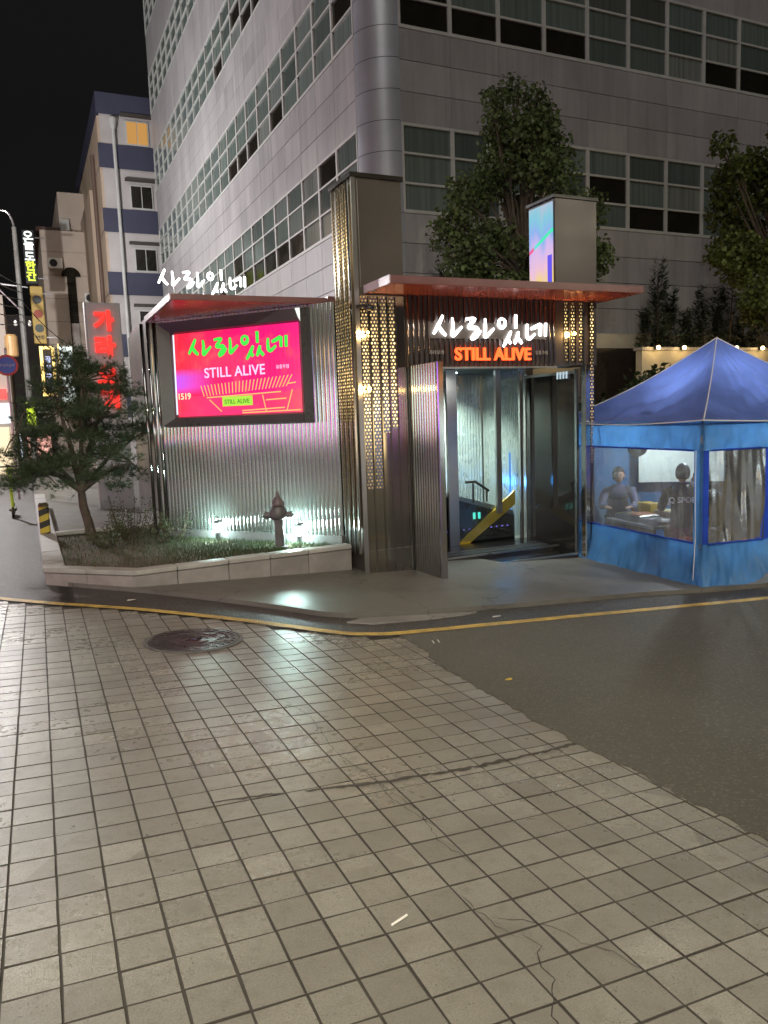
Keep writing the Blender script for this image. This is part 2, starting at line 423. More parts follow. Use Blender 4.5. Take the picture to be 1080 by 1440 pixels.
# cracks and the dark joint across the tiles (narrow filled strips)
def crack(pts, w, name, seed, mat):
    r = random.Random(seed); P = []
    for a, b in zip(pts[:-1], pts[1:]):
        k = max(2, int(math.hypot(b[0]-a[0], b[1]-a[1])/.03))
        for t in range(k): P.append((a[0]+(b[0]-a[0])*t/k + r.uniform(-.008, .008), a[1]+(b[1]-a[1])*t/k + r.uniform(-.008, .008)))
    P.append(pts[-1]); mb = MB()
    ws = [w*r.uniform(.4, 1.2) for _ in P]; ws[0] = ws[-1] = .0005
    L = [off_line(P, ws[i])[i] for i in range(len(P))]; R = [off_line(P, -ws[i])[i] for i in range(len(P))]
    for i in range(len(P)-1):
        mb.add([inv @ Vector((x, y, gz(x, y, .0022))) for x, y in (R[i], R[i+1], L[i+1], L[i])], [(0, 1, 2, 3)])
    return link(name, mb.mesh(name, mat), bed)
M_crack = mottled('crack_dirt', (.03, .027, .022), .9, 20, .3, 90, bump=0)
crack([(1.34, 5.2), (1.35, 4.7), (1.42, 4.3), (1.36, 3.75), (1.42, 3.3), (1.47, 2.95), (1.42, 2.69), (1.47, 2.4)], .0018, 'crack', 1, M_crack)
crack([(1.35, 3.6), (1.43, 3.4), (1.40, 3.1), (1.46, 2.8)], .0018, 'crack', 2, M_crack)
crack([(1.38, 2.02), (1.40, 1.95), (1.33, 1.86), (1.34, 1.8), (1.24, 1.68), (1.2, 1.5)], .0024, 'crack', 3, M_crack)
crack([(1.34, 2.15), (1.5, 2.02), (1.53, 1.9), (1.6, 1.82), (1.62, 1.68)], .0016, 'crack', 4, M_crack)
crack([(1.3, 2.3), (1.32, 2.1), (1.37, 2.0)], .0014, 'crack', 5, M_crack)
crack([(1.05, 3.35), (1.45, 3.29), (1.9, 3.26), (2.3, 3.27), (2.66, 3.3)], .016, 'filled_joint', 6, M_grout)
crack([(.62, 3.42), (.78, 3.4), (.98, 3.37)], .012, 'filled_joint', 7, M_grout)

# asphalt carriageway lapping over the tiles with a broken edge
r = random.Random(5); edge = []
y = -4.0
while y < 5.86:
    edge.append((2.665 + .05*sin(y*1.3) * (.4 if y < 3 else .8) + r.uniform(-.02, .02) + (.06 if y > 5.2 else 0), y)); y += .055
ro = MB()
poly_r = [(-1, 0)]
lo2 = off_line(YLs, -.02)
top = [(x, y) for x, y in lo2 if x > 2.7 and x < 39]
pts = edge + [(top[0][0]-.03, top[0][1])] + top + [(39, -4)]
# triangulate as strips: edge columns to far right
def topy(x): return yline_at(x) - .01
colsx = [2.9, 3.6, 4.6, 6, 8, 12, 39]
E_ = edge
for (a, b) in zip(E_[:-1], E_[1:]):
    ro.add([(p[0], p[1], gz(p[0], p[1], .006)) for p in (a, (2.9, a[1]), (2.9, b[1]), b)], [(0, 1, 2, 3)])
    ro.add([(p[0], p[1], gz(p[0], p[1], -.012)) for p in (a, b)] + [(p[0], p[1], gz(p[0], p[1], .006)) for p in (b, a)], [(0, 3, 2, 1)])
ylast = E_[-1][1]
ro.add([(p[0], p[1], gz(p[0], p[1], .006)) for p in (E_[-1], (2.9, ylast), (2.9, topy(2.9)), (2.8, topy(2.8)))], [(0, 1, 2, 3)])
for x0, x1 in zip(colsx[:-1], colsx[1:]):
    ro.add([(p[0], p[1], gz(p[0], p[1], .006)) for p in ((x0, -4), (x1, -4), (x1, topy(x1)), (x0, topy(x0)))], [(0, 1, 2, 3)])
o = part('asphalt_road', ro, M_asph); o['kind'] = 'structure'

# raised pavement with a low kerb lip
SW = [(.95, 8.85), (1.46, 8.25), (2.04, 7.48), (2.42, 6.9), (2.61, 6.72), (2.8, 6.64), (2.97, 6.61), (4.16, 6.47), (6.03, 6.40), (6.96, 6.28), (12, 6.1), (40, 5.0), (40, 60), (.05, 60), (.05, 9.75)]
o = part('pavement', MB().prism(SW, lambda x, y: gz(x, y, -.05), lambda x, y: gz(x, y, .045)), M_conc); o['kind'] = 'structure'
o = part('pale_concrete_patch', MB().prism([(2.55, 6.52), (2.75, 6.36), (3.3, 6.33), (3.75, 6.36), (3.9, 6.43), (2.98, 6.57), (2.74, 6.62)], lambda x, y: gz(x, y, -.02), lambda x, y: gz(x, y, .008)), M_patch); o['kind'] = 'structure'

# ------------------------------------------------------------------ planter (stone blocks + soil)
pl = thing('stone_planter', 'raised planter bed edged with pale granite blocks beside the steel booth', 'planter', (.95, 8.87, gz(.95, 8.87)))
PTOP = .04
def wall_blocks(pts, widths, nblk, t=.2, parent=pl):
    for (a, b), nb in zip(zip(pts[:-1], pts[1:]), nblk):
        a = Vector((a[0], a[1], 0)); b = Vector((b[0], b[1], 0)); d = (b-a); Ln = d.length; d.normalize(); nrm = Vector((-d.y, d.x, 0))
        cuts = [0] + [Ln*(k+random.uniform(-.12, .12))/nb for k in range(1, nb)] + [Ln]
        for c0, c1 in zip(cuts[:-1], cuts[1:]):
            p0 = a + d*(c0+.003); ln = c1-c0-.006; h = random.uniform(-.006, .006)
            base = min(gz(*(a+d*c0).xy), gz(*(a+d*c1).xy)) - .05
            Mx = Matrix.Translation(p0) @ Matrix(((d.x, nrm.x, 0, 0), (d.y, nrm.y, 0, 0), (0, 0, 1, 0), (0, 0, 0, 1)))
            part('kerb_block', MB().bevbox(0, ln, .012, t, base, PTOP-.062+h*.3, .006, Mx), M_granite, parent)
            part('coping_stone', MB().bevbox(0, ln, -.004+h*.5, t+.02, PTOP-.06, PTOP+h*.4, .012, Mx), M_coping, parent)
wall_blocks([(.04, 9.73), (.95, 8.87), (3.66, 9.06)], None, [2, 5], .17)
wall_blocks([(.04, 21), (.04, 9.73)], None, [9], .22)
wall_blocks([(1.74, 13.15), (.27, 13.15)], None, [2], .16)
part('soil', MB().prism([(.2, 9.82), (1.0, 9.05), (3.64, 9.24), (3.75, 9.42), (1.76, 11.9), (1.74, 13.05), (.22, 13.05)], -.3, -.025), M_soil, pl)

# grass in the planter
M_grass = leafmat('grass_blade', (.05, .075, .03), .2, .5)
g = MB(); r = random.Random(11)
def in_poly(x, y, P):
    c = False; j = len(P)-1
    for i in range(len(P)):
        if (P[i][1] > y) != (P[j][1] > y) and x < (P[j][0]-P[i][0])*(y-P[i][1])/(P[j][1]-P[i][1])+P[i][0]: c = not c
        j = i
    return c
SP = [(.24, 9.9), (1.02, 9.1), (3.6, 9.27), (3.68, 9.4), (1.75, 11.85), (1.7, 13.0), (.26, 13.0)]
cnt = 0
while cnt < 9000:
    x, y = r.uniform(.2, 3.7), r.uniform(9, 13.1)
    if not in_poly(x, y, SP): continue
    dens = .18 + .82*min(1, max(0, (x-1.2)/.9)) * (1 if y > 9.45 - .0*x else .25)
    if r.random() > dens: continue
    cnt += 1; a = r.uniform(0, 2*pi); h = r.uniform(.02, .075); w = .004; ln = r.uniform(.0, .05); b = r.uniform(0, 2*pi)
    g.add([(x-cos(a)*w, y-sin(a)*w, -.028), (x+cos(a)*w, y+sin(a)*w, -.028), (x+cos(b)*ln, y+sin(b)*ln, -.025+h)], [(0, 1, 2)])
o = part('grass', g, M_grass); tag(o, 'short dark grass around the hydrant in the planter', 'grass', kind='stuff')
# leaf litter on bare soil
lt = MB()
for k in range(420):
    x, y = r.uniform(.25, 2.6), r.uniform(9.0, 11.5)
    if not in_poly(x, y, SP): continue
    a = r.uniform(0, 2*pi); s = r.uniform(.008, .022); t = r.uniform(-.4, .4)
    lt.add([(x+s*cos(a+k2*pi/2)*(1 if k2 % 2 else .6), y+s*sin(a+k2*pi/2)*(1 if k2 % 2 else .6), -.02+t*s*(k2-1.5)*.5) for k2 in range(4)], [(0, 1, 2, 3)])
o = part('leaf_litter', lt, leafmat('dry_leaf', (.16, .10, .05), .1, .7)); tag(o, 'scattered dry leaves and scraps on the bare planter soil', 'leaf litter', kind='stuff')

# ------------------------------------------------------------------ steel entrance booth
BZ = -.60     # bottoms run into the pavement
booth = thing('entrance_booth', 'corner entrance booth clad in mirror steel ribs with red canopies and lit lettering', 'booth', (4.0, 9.0, gz(4.0, 9.0)))
UZ = Vector((0, 0, 1))
def corrug(a, b, z0, z1, pitch, amp, seg=6, flatgap=.25):
    """half-round ribs from a to b (2D), bulging to the right-hand normal of a->b"""
    a = Vector((a[0], a[1], 0)); b = Vector((b[0], b[1], 0)); d = b-a; L = d.length; d.normalize(); nn = Vector((d.y, -d.x, 0))
    k = int(L/pitch); pitch = L/k; mb = MB(); prof = []
    for i in range(k):
        u0 = i*pitch; g = pitch*flatgap
        prof.append((u0, 0))
        for s in range(seg+1):
            w = pi*s/seg; prof.append((u0+g/2+(pitch-g)*(1-cos(w))/2, amp*sin(w)))
    prof.append((L, 0)); m = len(prof)
    vs = [a+d*u+nn*h+UZ*z0 for u, h in prof] + [a+d*u+nn*h+UZ*z1 for u, h in prof]
    mb.add(vs, [(i, i+1, m+i+1, m+i) for i in range(m-1)]); return mb
# --- perforated sheet, back-light painted as emission in the holes; UV in metres
def perf_mat(name, lamps, pitch=.042):
    N = NT(name); uv = N.n('ShaderNodeUVMap'); sp = N.n('ShaderNodeSeparateXYZ'); N.l(uv.outputs[0], sp.inputs[0])
    u = N.math('DIVIDE', sp.outputs[0], pitch); v = N.math('DIVIDE', sp.outputs[1], pitch)
    row = N.math('FLOOR', v); odd = N.math('MULTIPLY', N.math('MODULO', N.math('ABSOLUTE', row), 2), .5)
    fu = N.math('SUBTRACT', N.math('FRACT', N.math('ADD', u, odd)), .5); fv = N.math('SUBTRACT', N.math('FRACT', v), .5)
    d2 = N.math('ADD', N.math('MULTIPLY', fu, fu), N.math('MULTIPLY', fv, fv))
    hole = N.math('LESS_THAN', d2, .075)
    gl = None
    for z, s, k in lamps:  # no lamps behind the sheet: each entry paints a soft glow band
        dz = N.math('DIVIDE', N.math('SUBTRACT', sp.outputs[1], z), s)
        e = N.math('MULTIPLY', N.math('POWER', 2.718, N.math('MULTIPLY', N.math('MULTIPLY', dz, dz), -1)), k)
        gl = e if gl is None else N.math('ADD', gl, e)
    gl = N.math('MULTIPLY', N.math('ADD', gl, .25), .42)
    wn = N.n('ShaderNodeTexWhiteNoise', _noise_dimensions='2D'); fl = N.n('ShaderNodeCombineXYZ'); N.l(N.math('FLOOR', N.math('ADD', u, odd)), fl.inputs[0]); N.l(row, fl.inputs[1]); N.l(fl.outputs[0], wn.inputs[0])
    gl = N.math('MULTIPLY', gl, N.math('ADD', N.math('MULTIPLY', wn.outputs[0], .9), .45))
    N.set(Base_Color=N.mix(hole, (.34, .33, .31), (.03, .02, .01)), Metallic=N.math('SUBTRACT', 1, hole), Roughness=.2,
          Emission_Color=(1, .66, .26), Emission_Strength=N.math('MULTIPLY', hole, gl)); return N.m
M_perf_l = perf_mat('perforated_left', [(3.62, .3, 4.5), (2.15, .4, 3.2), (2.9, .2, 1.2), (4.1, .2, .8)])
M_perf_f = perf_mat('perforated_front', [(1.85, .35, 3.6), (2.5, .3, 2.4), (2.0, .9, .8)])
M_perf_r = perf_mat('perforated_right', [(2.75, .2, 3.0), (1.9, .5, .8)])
def sheet_uv(name, quads, mat, parent):
    """quads: (p00,p10,p11,p01, u0,u1,v0,v1)"""
    off = booth.location; me = bpy.data.meshes.new(name); vs = []; fs = []; uvs = []
    for q in quads:
        b = len(vs); vs += [tuple(Vector(p)-off) for p in q[:4]]; fs.append((b, b+1, b+2, b+3)); u0, u1, v0, v1 = q[4:]
        uvs += [(u0, v0), (u1, v0), (u1, v1), (u0, v1)]
    me.from_pydata(vs, [], fs); me.materials.append(mat); ul = me.uv_layers.new(name='UVMap')
    for i, w in enumerate(uvs): ul.data[i].uv = w
    return link(name, me, parent)

# left diagonal wall with corrugated mirror cladding
WA, WB = Vector((3.70, 9.44, 0)), Vector((1.74, 11.87, 0)); wd = (WB-WA).normalized(); wn_ = Vector((-wd.y, wd.x, 0)); wn_ = wn_ if wn_.y < 0 else -wn_
part('corrugated_wall', corrug(WB.xy, WA.xy, .10, 3.13, .064, .0115, 6, .12), steel('wall_rib_steel', (.46, .50, .48), .11, met=.8), booth, smooth=True)
Mw = Matrix(((wd.x, wn_.x, 0, WA.x), (wd.y, wn_.y, 0, WA.y), (0, 0, 1, 0), (0, 0, 0, 1)))
part('plinth', MB().box(0, 3.12, -.05, .045, -.10, .10, Mw), mottled('plinth_grey', (.16, .16, .16), .5, 3, .2, 40), booth)
part('end_wall', MB().box(1.70, 1.745, 11.88, 14.0, -.1, 3.13), M_steel_flat, booth)
for k in range(3):
    part('corner_pipe', MB().tube([(1.70+.075*k-.05, 11.90-.09*k+.06, -.05), (1.70+.075*k-.05, 11.90-.09*k+.06, 3.12)], .026, 12), M_steel, booth, smooth=True)
part('core', MB().prism([(3.78, 9.6), (1.86, 11.98), (1.86, 14.0), (7.1, 14.0), (7.1, 11.6), (4.42, 11.6), (4.42, 9.6)], -.3, 3.1), M_steel_dark, booth)
# perforated left pillar: four fins on the left face, plain dark panel in front
px0, px1, py0, py1, pz = 3.71, 4.37, 8.75, 9.42, 4.5
part('pillar_box', MB().box(px0+.03, px1, py0+.012, py1, BZ, pz-.03), M_steel_flat, booth)
part('pillar_cap', MB().box(px0-.02, px1+.02, py0-.02, py1+.02, pz-.03, pz+.02), M_steel_dark, booth)
part('pillar_edge', MB().box(px0-.006, px0+.05, py0-.004, py0+.012, BZ, pz-.035), M_alu, booth)
for k in range(4):
    y0 = py1-.03-k*.15; y1 = y0-.12
    zt = pz-.06
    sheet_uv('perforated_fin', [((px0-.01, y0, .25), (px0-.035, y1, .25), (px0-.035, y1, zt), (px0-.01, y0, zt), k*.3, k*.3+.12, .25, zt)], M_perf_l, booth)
    part('fin_edge', MB().box(px0-.05, px0-.02, y1-.022, y1-.004, -.05, pz-.05), M_steel, booth)
for k, (a, b) in enumerate(((3.775, 3.855), (3.9, 3.985), (4.03, 4.105), (4.15, 4.215))):
    zlo = (.75, .75, 1.45, 1.5)[k]
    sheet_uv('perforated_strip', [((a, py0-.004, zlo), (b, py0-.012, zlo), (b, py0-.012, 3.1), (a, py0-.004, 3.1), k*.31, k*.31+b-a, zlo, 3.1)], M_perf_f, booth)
    part('strip_edge', MB().box(b+.012, b+.022, py0-.018, py0+.012, BZ, 3.1), M_steel_dark, booth)
part('pillar_mirror_panel', MB().box(px0+.055, px1-.005, py0+.002, py0+.011, BZ, 3.11), steel('pillar_mirror', (.46, .46, .44), .10, brushed=False), booth)
part('panel_joint', MB().box(3.79, 3.796, py0+.004, py0+.0125, 3.2, 4.45), M_alu, booth)
for k, zz in enumerate((-.02, 1.62)): part('panel_seam', MB().box(3.77, 4.36, py0-.001, py0+.0015, zz, zz+.008), M_alu, booth)
part('camera_bracket', MB().tube([(3.72, 8.74, 2.97), (3.80, 8.62, 2.97)], .022, 10), M_black, booth)
part('security_camera', MB().tube([(3.77, 8.62, 2.95), (3.86, 8.55, 2.93)], .035, 12), M_black, booth, smooth=True)
for x, z in ((3.81, 1.99), (3.82, 2.66)):
    bl = part('bulb', MB().ball((x, 8.66, z), .024 if z < 2.3 else .016), M_bulb, booth, smooth=True)
    part('bulb_socket', MB().tube([(x, 8.75, z), (x, 8.67, z)], .014, 8), M_black, booth)
# header with ribs over the doorway
part('header_back', MB().box(4.375, 6.63, 8.72, 8.95, 2.25, 3.12), mottled('header_brown', (.045, .034, .032), .4, 3, .2, 40, bump=0), booth)
hr = MB(); x = 4.39
while x < 6.6:
    hr.tube([(x, 8.712, 2.245), (x, 8.712, 3.12)], .0135, 8); x += .0735
part('header_ribs', hr, steel('header_rib_steel', (.34, .29, .28), .25), booth, smooth=True)
part('lintel_lip', MB().box(4.45, 6.63, 8.69, 8.74, 2.225, 2.247), M_alu, booth)
# projecting ribbed wing on the left of the opening
part('wing_panel', MB().box(4.405, 4.45, 8.06, 8.735, BZ, 2.24), M_steel_dark, booth)
part('wing_ribs', corrug((4.40, 8.72), (4.40, 8.07), -.42, 2.26, .062, .014, 6, .15), steel('wing_rib_steel', (.40, .41, .40), .12), booth, smooth=True)
part('wing_post', MB().bevbox(4.39, 4.47, 8.0, 8.055, BZ, 2.27, .008), M_steel, booth)
part('wing_corner', MB().box(4.375, 4.40, 8.72, 8.75, BZ, 2.25), M_steel_dark, booth)
# right pillar (from header level up to the roof box) and slim right post
part('right_pillar', MB().box(6.635, 7.33, 8.722, 9.31, 2.26, 4.46), mottled('right_pillar_mirror', (.045, .034, .035), .4, 1.5, .15, 40, metallic=.15, bump=0), booth)
part('right_pillar_cap', MB().box(6.60, 7.35, 8.70, 9.33, 4.46, 4.5), M_black, booth)
for k, (a, b) in enumerate(((6.77, 6.82), (6.88, 6.94), (7.02, 7.07))):
    sheet_uv('perforated_strip', [((a, 8.71, 2.3), (b, 8.71, 2.3), (b, 8.71, 3.1), (a, 8.71, 3.1), k*.31, k*.31+b-a, 2.3, 3.1)], M_perf_r, booth)
    part('strip_edge', MB().box(b+.01, b+.02, 8.70, 8.722, 2.26, 3.1), M_steel, booth)
part('pillar_lamp', MB().ball((6.9, 8.66, 2.68), .022), M_bulb, booth, smooth=True)
sheet_uv('perforated_strip', [((7.19, 8.685, .9), (7.245, 8.685, .9), (7.245, 8.685, 3.1), (7.19, 8.685, 3.1), .1, .155, .9, 3.1)], M_perf_r, booth)
part('right_post', MB().bevbox(7.10, 7.185, 8.68, 8.78, BZ, 2.27, .008), M_steel, booth)
part('right_jamb', MB().box(7.187, 7.26, 8.69, 8.80, BZ, 3.1), M_steel_dark, booth)
# roof box with a lit display on its left face
def display_mat():
    N = NT('holographic_display'); p = N.pos(); sp = N.n('ShaderNodeSeparateXYZ'); N.l(p, sp.inputs[0])
    z = N.math('DIVIDE', N.math('SUBTRACT', sp.outputs[2], 3.3), 1.15); y = N.math('DIVIDE', N.math('SUBTRACT', sp.outputs[1], 8.75), .55)
    nz = N.n('ShaderNodeTexNoise'); nz.inputs['Scale'].default_value = 1.6; nz.inputs['Detail'].default_value = 2; mp = N.n('ShaderNodeMapping'); mp.inputs['Scale'].default_value = (1, 4, .8); mp.inputs['Rotation'].default_value = (.5, 0, 0); N.l(p, mp.inputs[0]); N.l(mp.outputs[0], nz.inputs[0])
    f = N.math('ADD', z, N.math('MULTIPLY', N.math('SUBTRACT', nz.outputs['Fac'], .5), .7))
    c = N.ramp(f, [(0, (1, .75, .25)), (.22, (.95, .6, .75)), (.42, (.75, .55, .95)), (.62, (.3, .5, .95)), (.8, (.25, .65, .8)), (1, (.5, .6, .75))])
    ln = N.math('ABSOLUTE', N.math('SUBTRACT', z, N.math('SUBTRACT', .66, N.math('MULTIPLY', y, .2))))
    c = N.mix(N.ramp(ln, [(.012, 1.0), (.03, 0.0)]), c, N.ramp(y, [(.5, (.05, 1, .5)), (.72, (.1, .9, .9)), (.8, (1, .1, .3))]))
    s = N.math('LESS_THAN', N.math('ABSOLUTE', N.math('SUBTRACT', y, .12)), .09); s = N.math('MULTIPLY', s, N.math('LESS_THAN', z, .38))
    c = N.mix(s, c, (.15, .1, .95))
    N.set(Base_Color=(.02, .02, .02), Roughness=.8, Emission_Color=c, Emission_Strength=.36); N.b.inputs['Specular IOR Level'].default_value = .1; return N.m
part('display', MB().box(6.615, 6.633, 8.76, 9.28, 3.24, 4.42), display_mat(), booth)
# canopies
def canopy(name, P, z, t):
    c = part(name, MB().prism(P, z, z+t), M_fascia, booth)
    cx = sum(p[0] for p in P)/len(P); cy = sum(p[1] for p in P)/len(P)
    Q = [(cx+(x-cx)*.992, cy+(y-cy)*.992) for x, y in P]
    part('soffit', MB().prism(Q, z-.006, z-.0005), M_soffit, c); return c
canopy('canopy', [(3.83, 8.0), (7.46, 7.95), (7.46, 10.2), (4.40, 10.2), (4.40, 8.74), (3.83, 8.74)], 3.13, .085)
canopy('canopy', [(1.71, 9.70), (3.66, 9.66), (3.66, 9.52), (4.3, 9.6), (4.3, 13.9), (1.73, 13.9)], 3.14, .07)
part('canopy_edge_trim', MB().box(3.815, 3.829, 8.0, 8.73, 3.125, 3.22), mottled('trim_lilac', (.42, .33, .38), .4, 3, .1, 30, bump=0), booth)
part('canopy_edge_trim', MB().box(1.692, 1.708, 9.70, 11.9, 3.135, 3.215), bpy.data.materials['trim_lilac'], booth)
# handwriting (four syllables) drawn as strokes
STROKES = [[(150, 100), (120, 160), (80, 232)], [(116, 172), (140, 212), (170, 243)], [(218, 115), (223, 175), (218, 243), (252, 217), (290, 178)],
           [(320, 122), (388, 120), (340, 182), (408, 190), (362, 262), (398, 250), (432, 205)], [(466, 115), (468, 180), (464, 248), (500, 222), (534, 187)],
           [(597, 112), (575, 128), (573, 160), (592, 180), (618, 165), (620, 130), (597, 112)], [(707, 82), (707, 184)],
           [(668, 205), (642, 260), (604, 322)], [(636, 254), (664, 297)], [(727, 207), (716, 250), (696, 300)], [(717, 246), (754, 297)],
           [(798, 150), (795, 205), (800, 250), (822, 258), (862, 222)], [(828, 186), (868, 170), (906, 146)], [(908, 146), (905, 238)], [(950, 140), (948, 240)]]
def handwriting(o, ux, uz, sx, sz, rad, depth, nrm):
    mb = MB()
    for st_ in STROKES:
        pts = smoothline([o + ux*((x-70)*sx) + uz*(-(y-330)*sz) for x, y in st_], 5)
        m = len(pts); rr = [rad*(.72 + .5*sin(pi*min(1, (i+.6)/m))) for i in range(m)]
        mb.tube(pts, rr, 8, True, (nrm, depth))
    return mb
UX = Vector((1, 0, 0))
part('lettering', handwriting(Vector((4.70, 8.665, 2.485)), UX, UZ, .00196, .00172, .019, .7, Vector((0, 1, 0))), M_white_led, booth, smooth=True)
part('letter_rail', MB().box(4.66, 6.45, 8.688, 8.70, 2.60, 2.80), mottled('rail_grey', (.10, .085, .08), .4, 3, .1, 30, bump=0), booth)
lr = part('lettering', handwriting(Vector((1.56, 9.69, 3.20)), UX, UZ, .00121, .00125, .0125, .7, Vector((0, 1, 0))), M_white_led, booth, smooth=True)
for xx in (1.75, 2.1, 2.5): part('letter_bracket', MB().box(xx, xx+.012, 9.70, 9.712, 3.2, 3.38), M_alu, booth)
def text(name, body, o, ux, uz, width, mat, parent, depth=.02, bold=.0, space=1.0):
    cu = bpy.data.curves.new(name, 'FONT'); cu.body = body; cu.size = 1; cu.offset = bold; cu.extrude = 0; cu.space_character = space
    t = bpy.data.objects.new(name, cu); COL.objects.link(t); bpy.context.view_layer.update()
    me0 = bpy.data.meshes.new_from_object(t.evaluated_get(bpy.context.evaluated_depsgraph_get()))
    bpy.data.objects.remove(t)
    xs_ = [v.co.x for v in me0.vertices]; ys_ = [v.co.y for v in me0.vertices]; x0 = min(xs_); y0 = min(ys_); k = width/(max(xs_)-x0)
    off = Vector((0, 0, 0)); p = parent
    while p is not None: off = off + p.location; p = p.parent
    nrm = ux.cross(uz)   # towards the viewer
    n0 = len(me0.vertices); vs = []
    for lay in (0, 1):
        for v in me0.vertices: vs.append(o + ux*((v.co.x-x0)*k) + uz*((v.co.y-y0)*k) + nrm*(depth*lay) - off)
    fs = [tuple(i+n0 for i in pl_.vertices) for pl_ in me0.polygons]
    ec = {}
    for pl_ in me0.polygons:
        for e in pl_.edge_keys: ec[e] = ec.get(e, 0)+1
    for pl_ in me0.polygons:
        vv = list(pl_.vertices)
        for a, b in zip(vv, vv[1:]+vv[:1]):
            if ec[(min(a, b), max(a, b))] == 1: fs.append((a, b, b+n0, a+n0))
    me = bpy.data.meshes.new(name); me.from_pydata([tuple(v) for v in vs], [], fs); me.materials.append(mat); me.update()
    bpy.data.meshes.remove(me0); return link(name, me, parent)
text('lettering', 'STILL ALIVE', Vector((5.03, 8.695, 2.325)), UX, UZ, 1.16, M_red_led, booth, .03, .018, 1.03)
M_smalltxt = mottled('pale_lettering', (.38, .34, .33), .5, 3, .1, 30, bump=0)
text('lettering', '가라오케', Vector((4.66, 8.692, 2.40)), UX, UZ, .21, M_smalltxt, booth, .006)
text('lettering', '유흥주점', Vector((6.27, 8.692, 2.40)), UX, UZ, .20, M_smalltxt, booth, .006)

# big LED screen on the diagonal wall
fr = .20
sa = wd*-1   # screen right direction as seen by a viewer = towards WA
def WP(u, z, out): return WA + wd*u + wn_*out + UZ*z
def framering(u0, u1, z0, z1, o0, u2, u3, z2, z3, o1):
    A = [(u0, z0), (u1, z0), (u1, z1), (u0, z1)]; B = [(u2, z2), (u3, z2), (u3, z3), (u2, z3)]
    return MB().add([WP(u, z, o0) for u, z in A] + [WP(u, z, o1) for u, z in B], [(i, (i+1) % 4, 4+(i+1) % 4, 4+i) for i in range(4)])
fo = framering(.36, 2.86, 1.60, 3.10, .02, .39, 2.80, 1.62, 3.07, .20)
fo.add(*[(x.v, x.f) for x in [framering(.39, 2.80, 1.62, 3.07, .20, .45, 2.60, 1.73, 2.93, .15)]][0])
fo.add(*[(x.v, x.f) for x in [framering(.45, 2.60, 1.73, 2.93, .15, .47, 2.58, 1.75, 2.91, .10)]][0])
sf = part('screen_frame', fo, M_frame, booth)
part('frame_light', MB().add([WP(2.585, 1.78, .135), WP(2.565, 1.78, .125), WP(2.545, 2.9, .125), WP(2.565, 2.9, .135)], [(0, 1, 2, 3)]), emis('cool_edge_light', (.75, .85, 1), .5), sf)
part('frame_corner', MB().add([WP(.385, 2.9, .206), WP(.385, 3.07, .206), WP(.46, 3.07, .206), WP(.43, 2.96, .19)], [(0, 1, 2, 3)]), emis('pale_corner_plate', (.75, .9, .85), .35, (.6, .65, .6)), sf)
def screen_mat():
    N = NT('led_screen'); p = N.pos(); s = N.n('ShaderNodeVectorMath', _operation='SUBTRACT'); s.inputs[1].default_value = WA; N.l(p, s.inputs[0])
    dt = N.n('ShaderNodeVectorMath', _operation='DOT_PRODUCT'); dt.inputs[1].default_value = wd; N.l(s.outputs[0], dt.inputs[0]); u = dt.outputs['Value']
    sp = N.n('ShaderNodeSeparateXYZ'); N.l(p, sp.inputs[0]); z = sp.outputs[2]
    U = N.math('DIVIDE', N.math('SUBTRACT', 2.58, u), 2.11); V = N.math('DIVIDE', N.math('SUBTRACT', z, 1.75), 1.16)
    c = N.ramp(U, [(0, (1, .02, .03)), (.25, (1, .01, .11)), (.6, (1, .0, .18)), (1, (1, .01, .22))])
    st_ = N.math('POWER', N.math('ABSOLUTE', N.math('SINE', N.math('MULTIPLY', u, 44))), 3)
    c = N.mix(N.math('MULTIPLY', st_, N.ramp(V, [(.4, 0.0), (.45, .5), (.9, .3)])), c, (.62, .0, .10))
    n1 = N.noise(p, 5, 2); c = N.mix(N.ramp(n1, [(.5, 0.0), (.75, .6)]), c, (1, .08, .12))
    vio = N.math('MULTIPLY', N.ramp(U, [(.05, 1.0), (.32, 0.0)]), N.ramp(N.math('ABSOLUTE', N.math('SUBTRACT', V, .42)), [(.06, .9), (.16, 0.0)]))
    c = N.mix(vio, c, (.55, .1, .9))
    low = N.math('LESS_THAN', V, .24); c = N.mix(N.math('MULTIPLY', low, .55), c, (1, .05, .12))
    N.set(Base_Color=(.01, .01, .01), Roughness=.15, Emission_Color=c, Emission_Strength=.46); return N.m
scr = part('screen', MB().add([WP(2.58, 1.75, .10), WP(.47, 1.75, .10), WP(.47, 2.91, .10), WP(2.58, 2.91, .10)], [(0, 1, 2, 3)]), screen_mat(), sf)
ux_s = -wd
part('screen_lettering', handwriting(WP(2.33, 2.47, .112), ux_s, UZ, .00188, .00150, .023, .25, wn_), M_green_led, sf, smooth=True)
text('screen_lettering', 'STILL ALIVE', WP(2.06, 2.27, .104), ux_s, UZ, 1.02, M_screen_white, sf, .004, .01, 1.05)
text('screen_lettering', '유흥주점', WP(.86, 2.33, .104), ux_s, UZ, .2, M_screen_white, sf, .003)
sl = MB()
for k in range(26):
    u = 2.10 - k*.055; sh = .05 - k*.006
    sl.add([WP(u, 2.02+.003*k, .104), WP(u-.017, 2.02+.003*k, .104), WP(u-.017+sh, 2.17+.003*k, .104), WP(u+sh, 2.17+.003*k, .104)], [(0, 1, 2, 3)])
part('screen_slats', sl, M_screen_yellow, sf)
part('screen_sign', MB().add([WP(1.78, 1.87, .104), WP(1.27, 1.87, .104), WP(1.27, 2.0, .104), WP(1.78, 2.0, .104)], [(0, 1, 2, 3)]), emis('screen_lime', (.45, .9, .05), .4), sf)
text('screen_lettering', 'STILL ALIVE', WP(1.74, 1.90, .106), ux_s, UZ, .42, emis('screen_dark_green', (.0, .35, .02), .3), sf, .003, .01)
ln = MB()
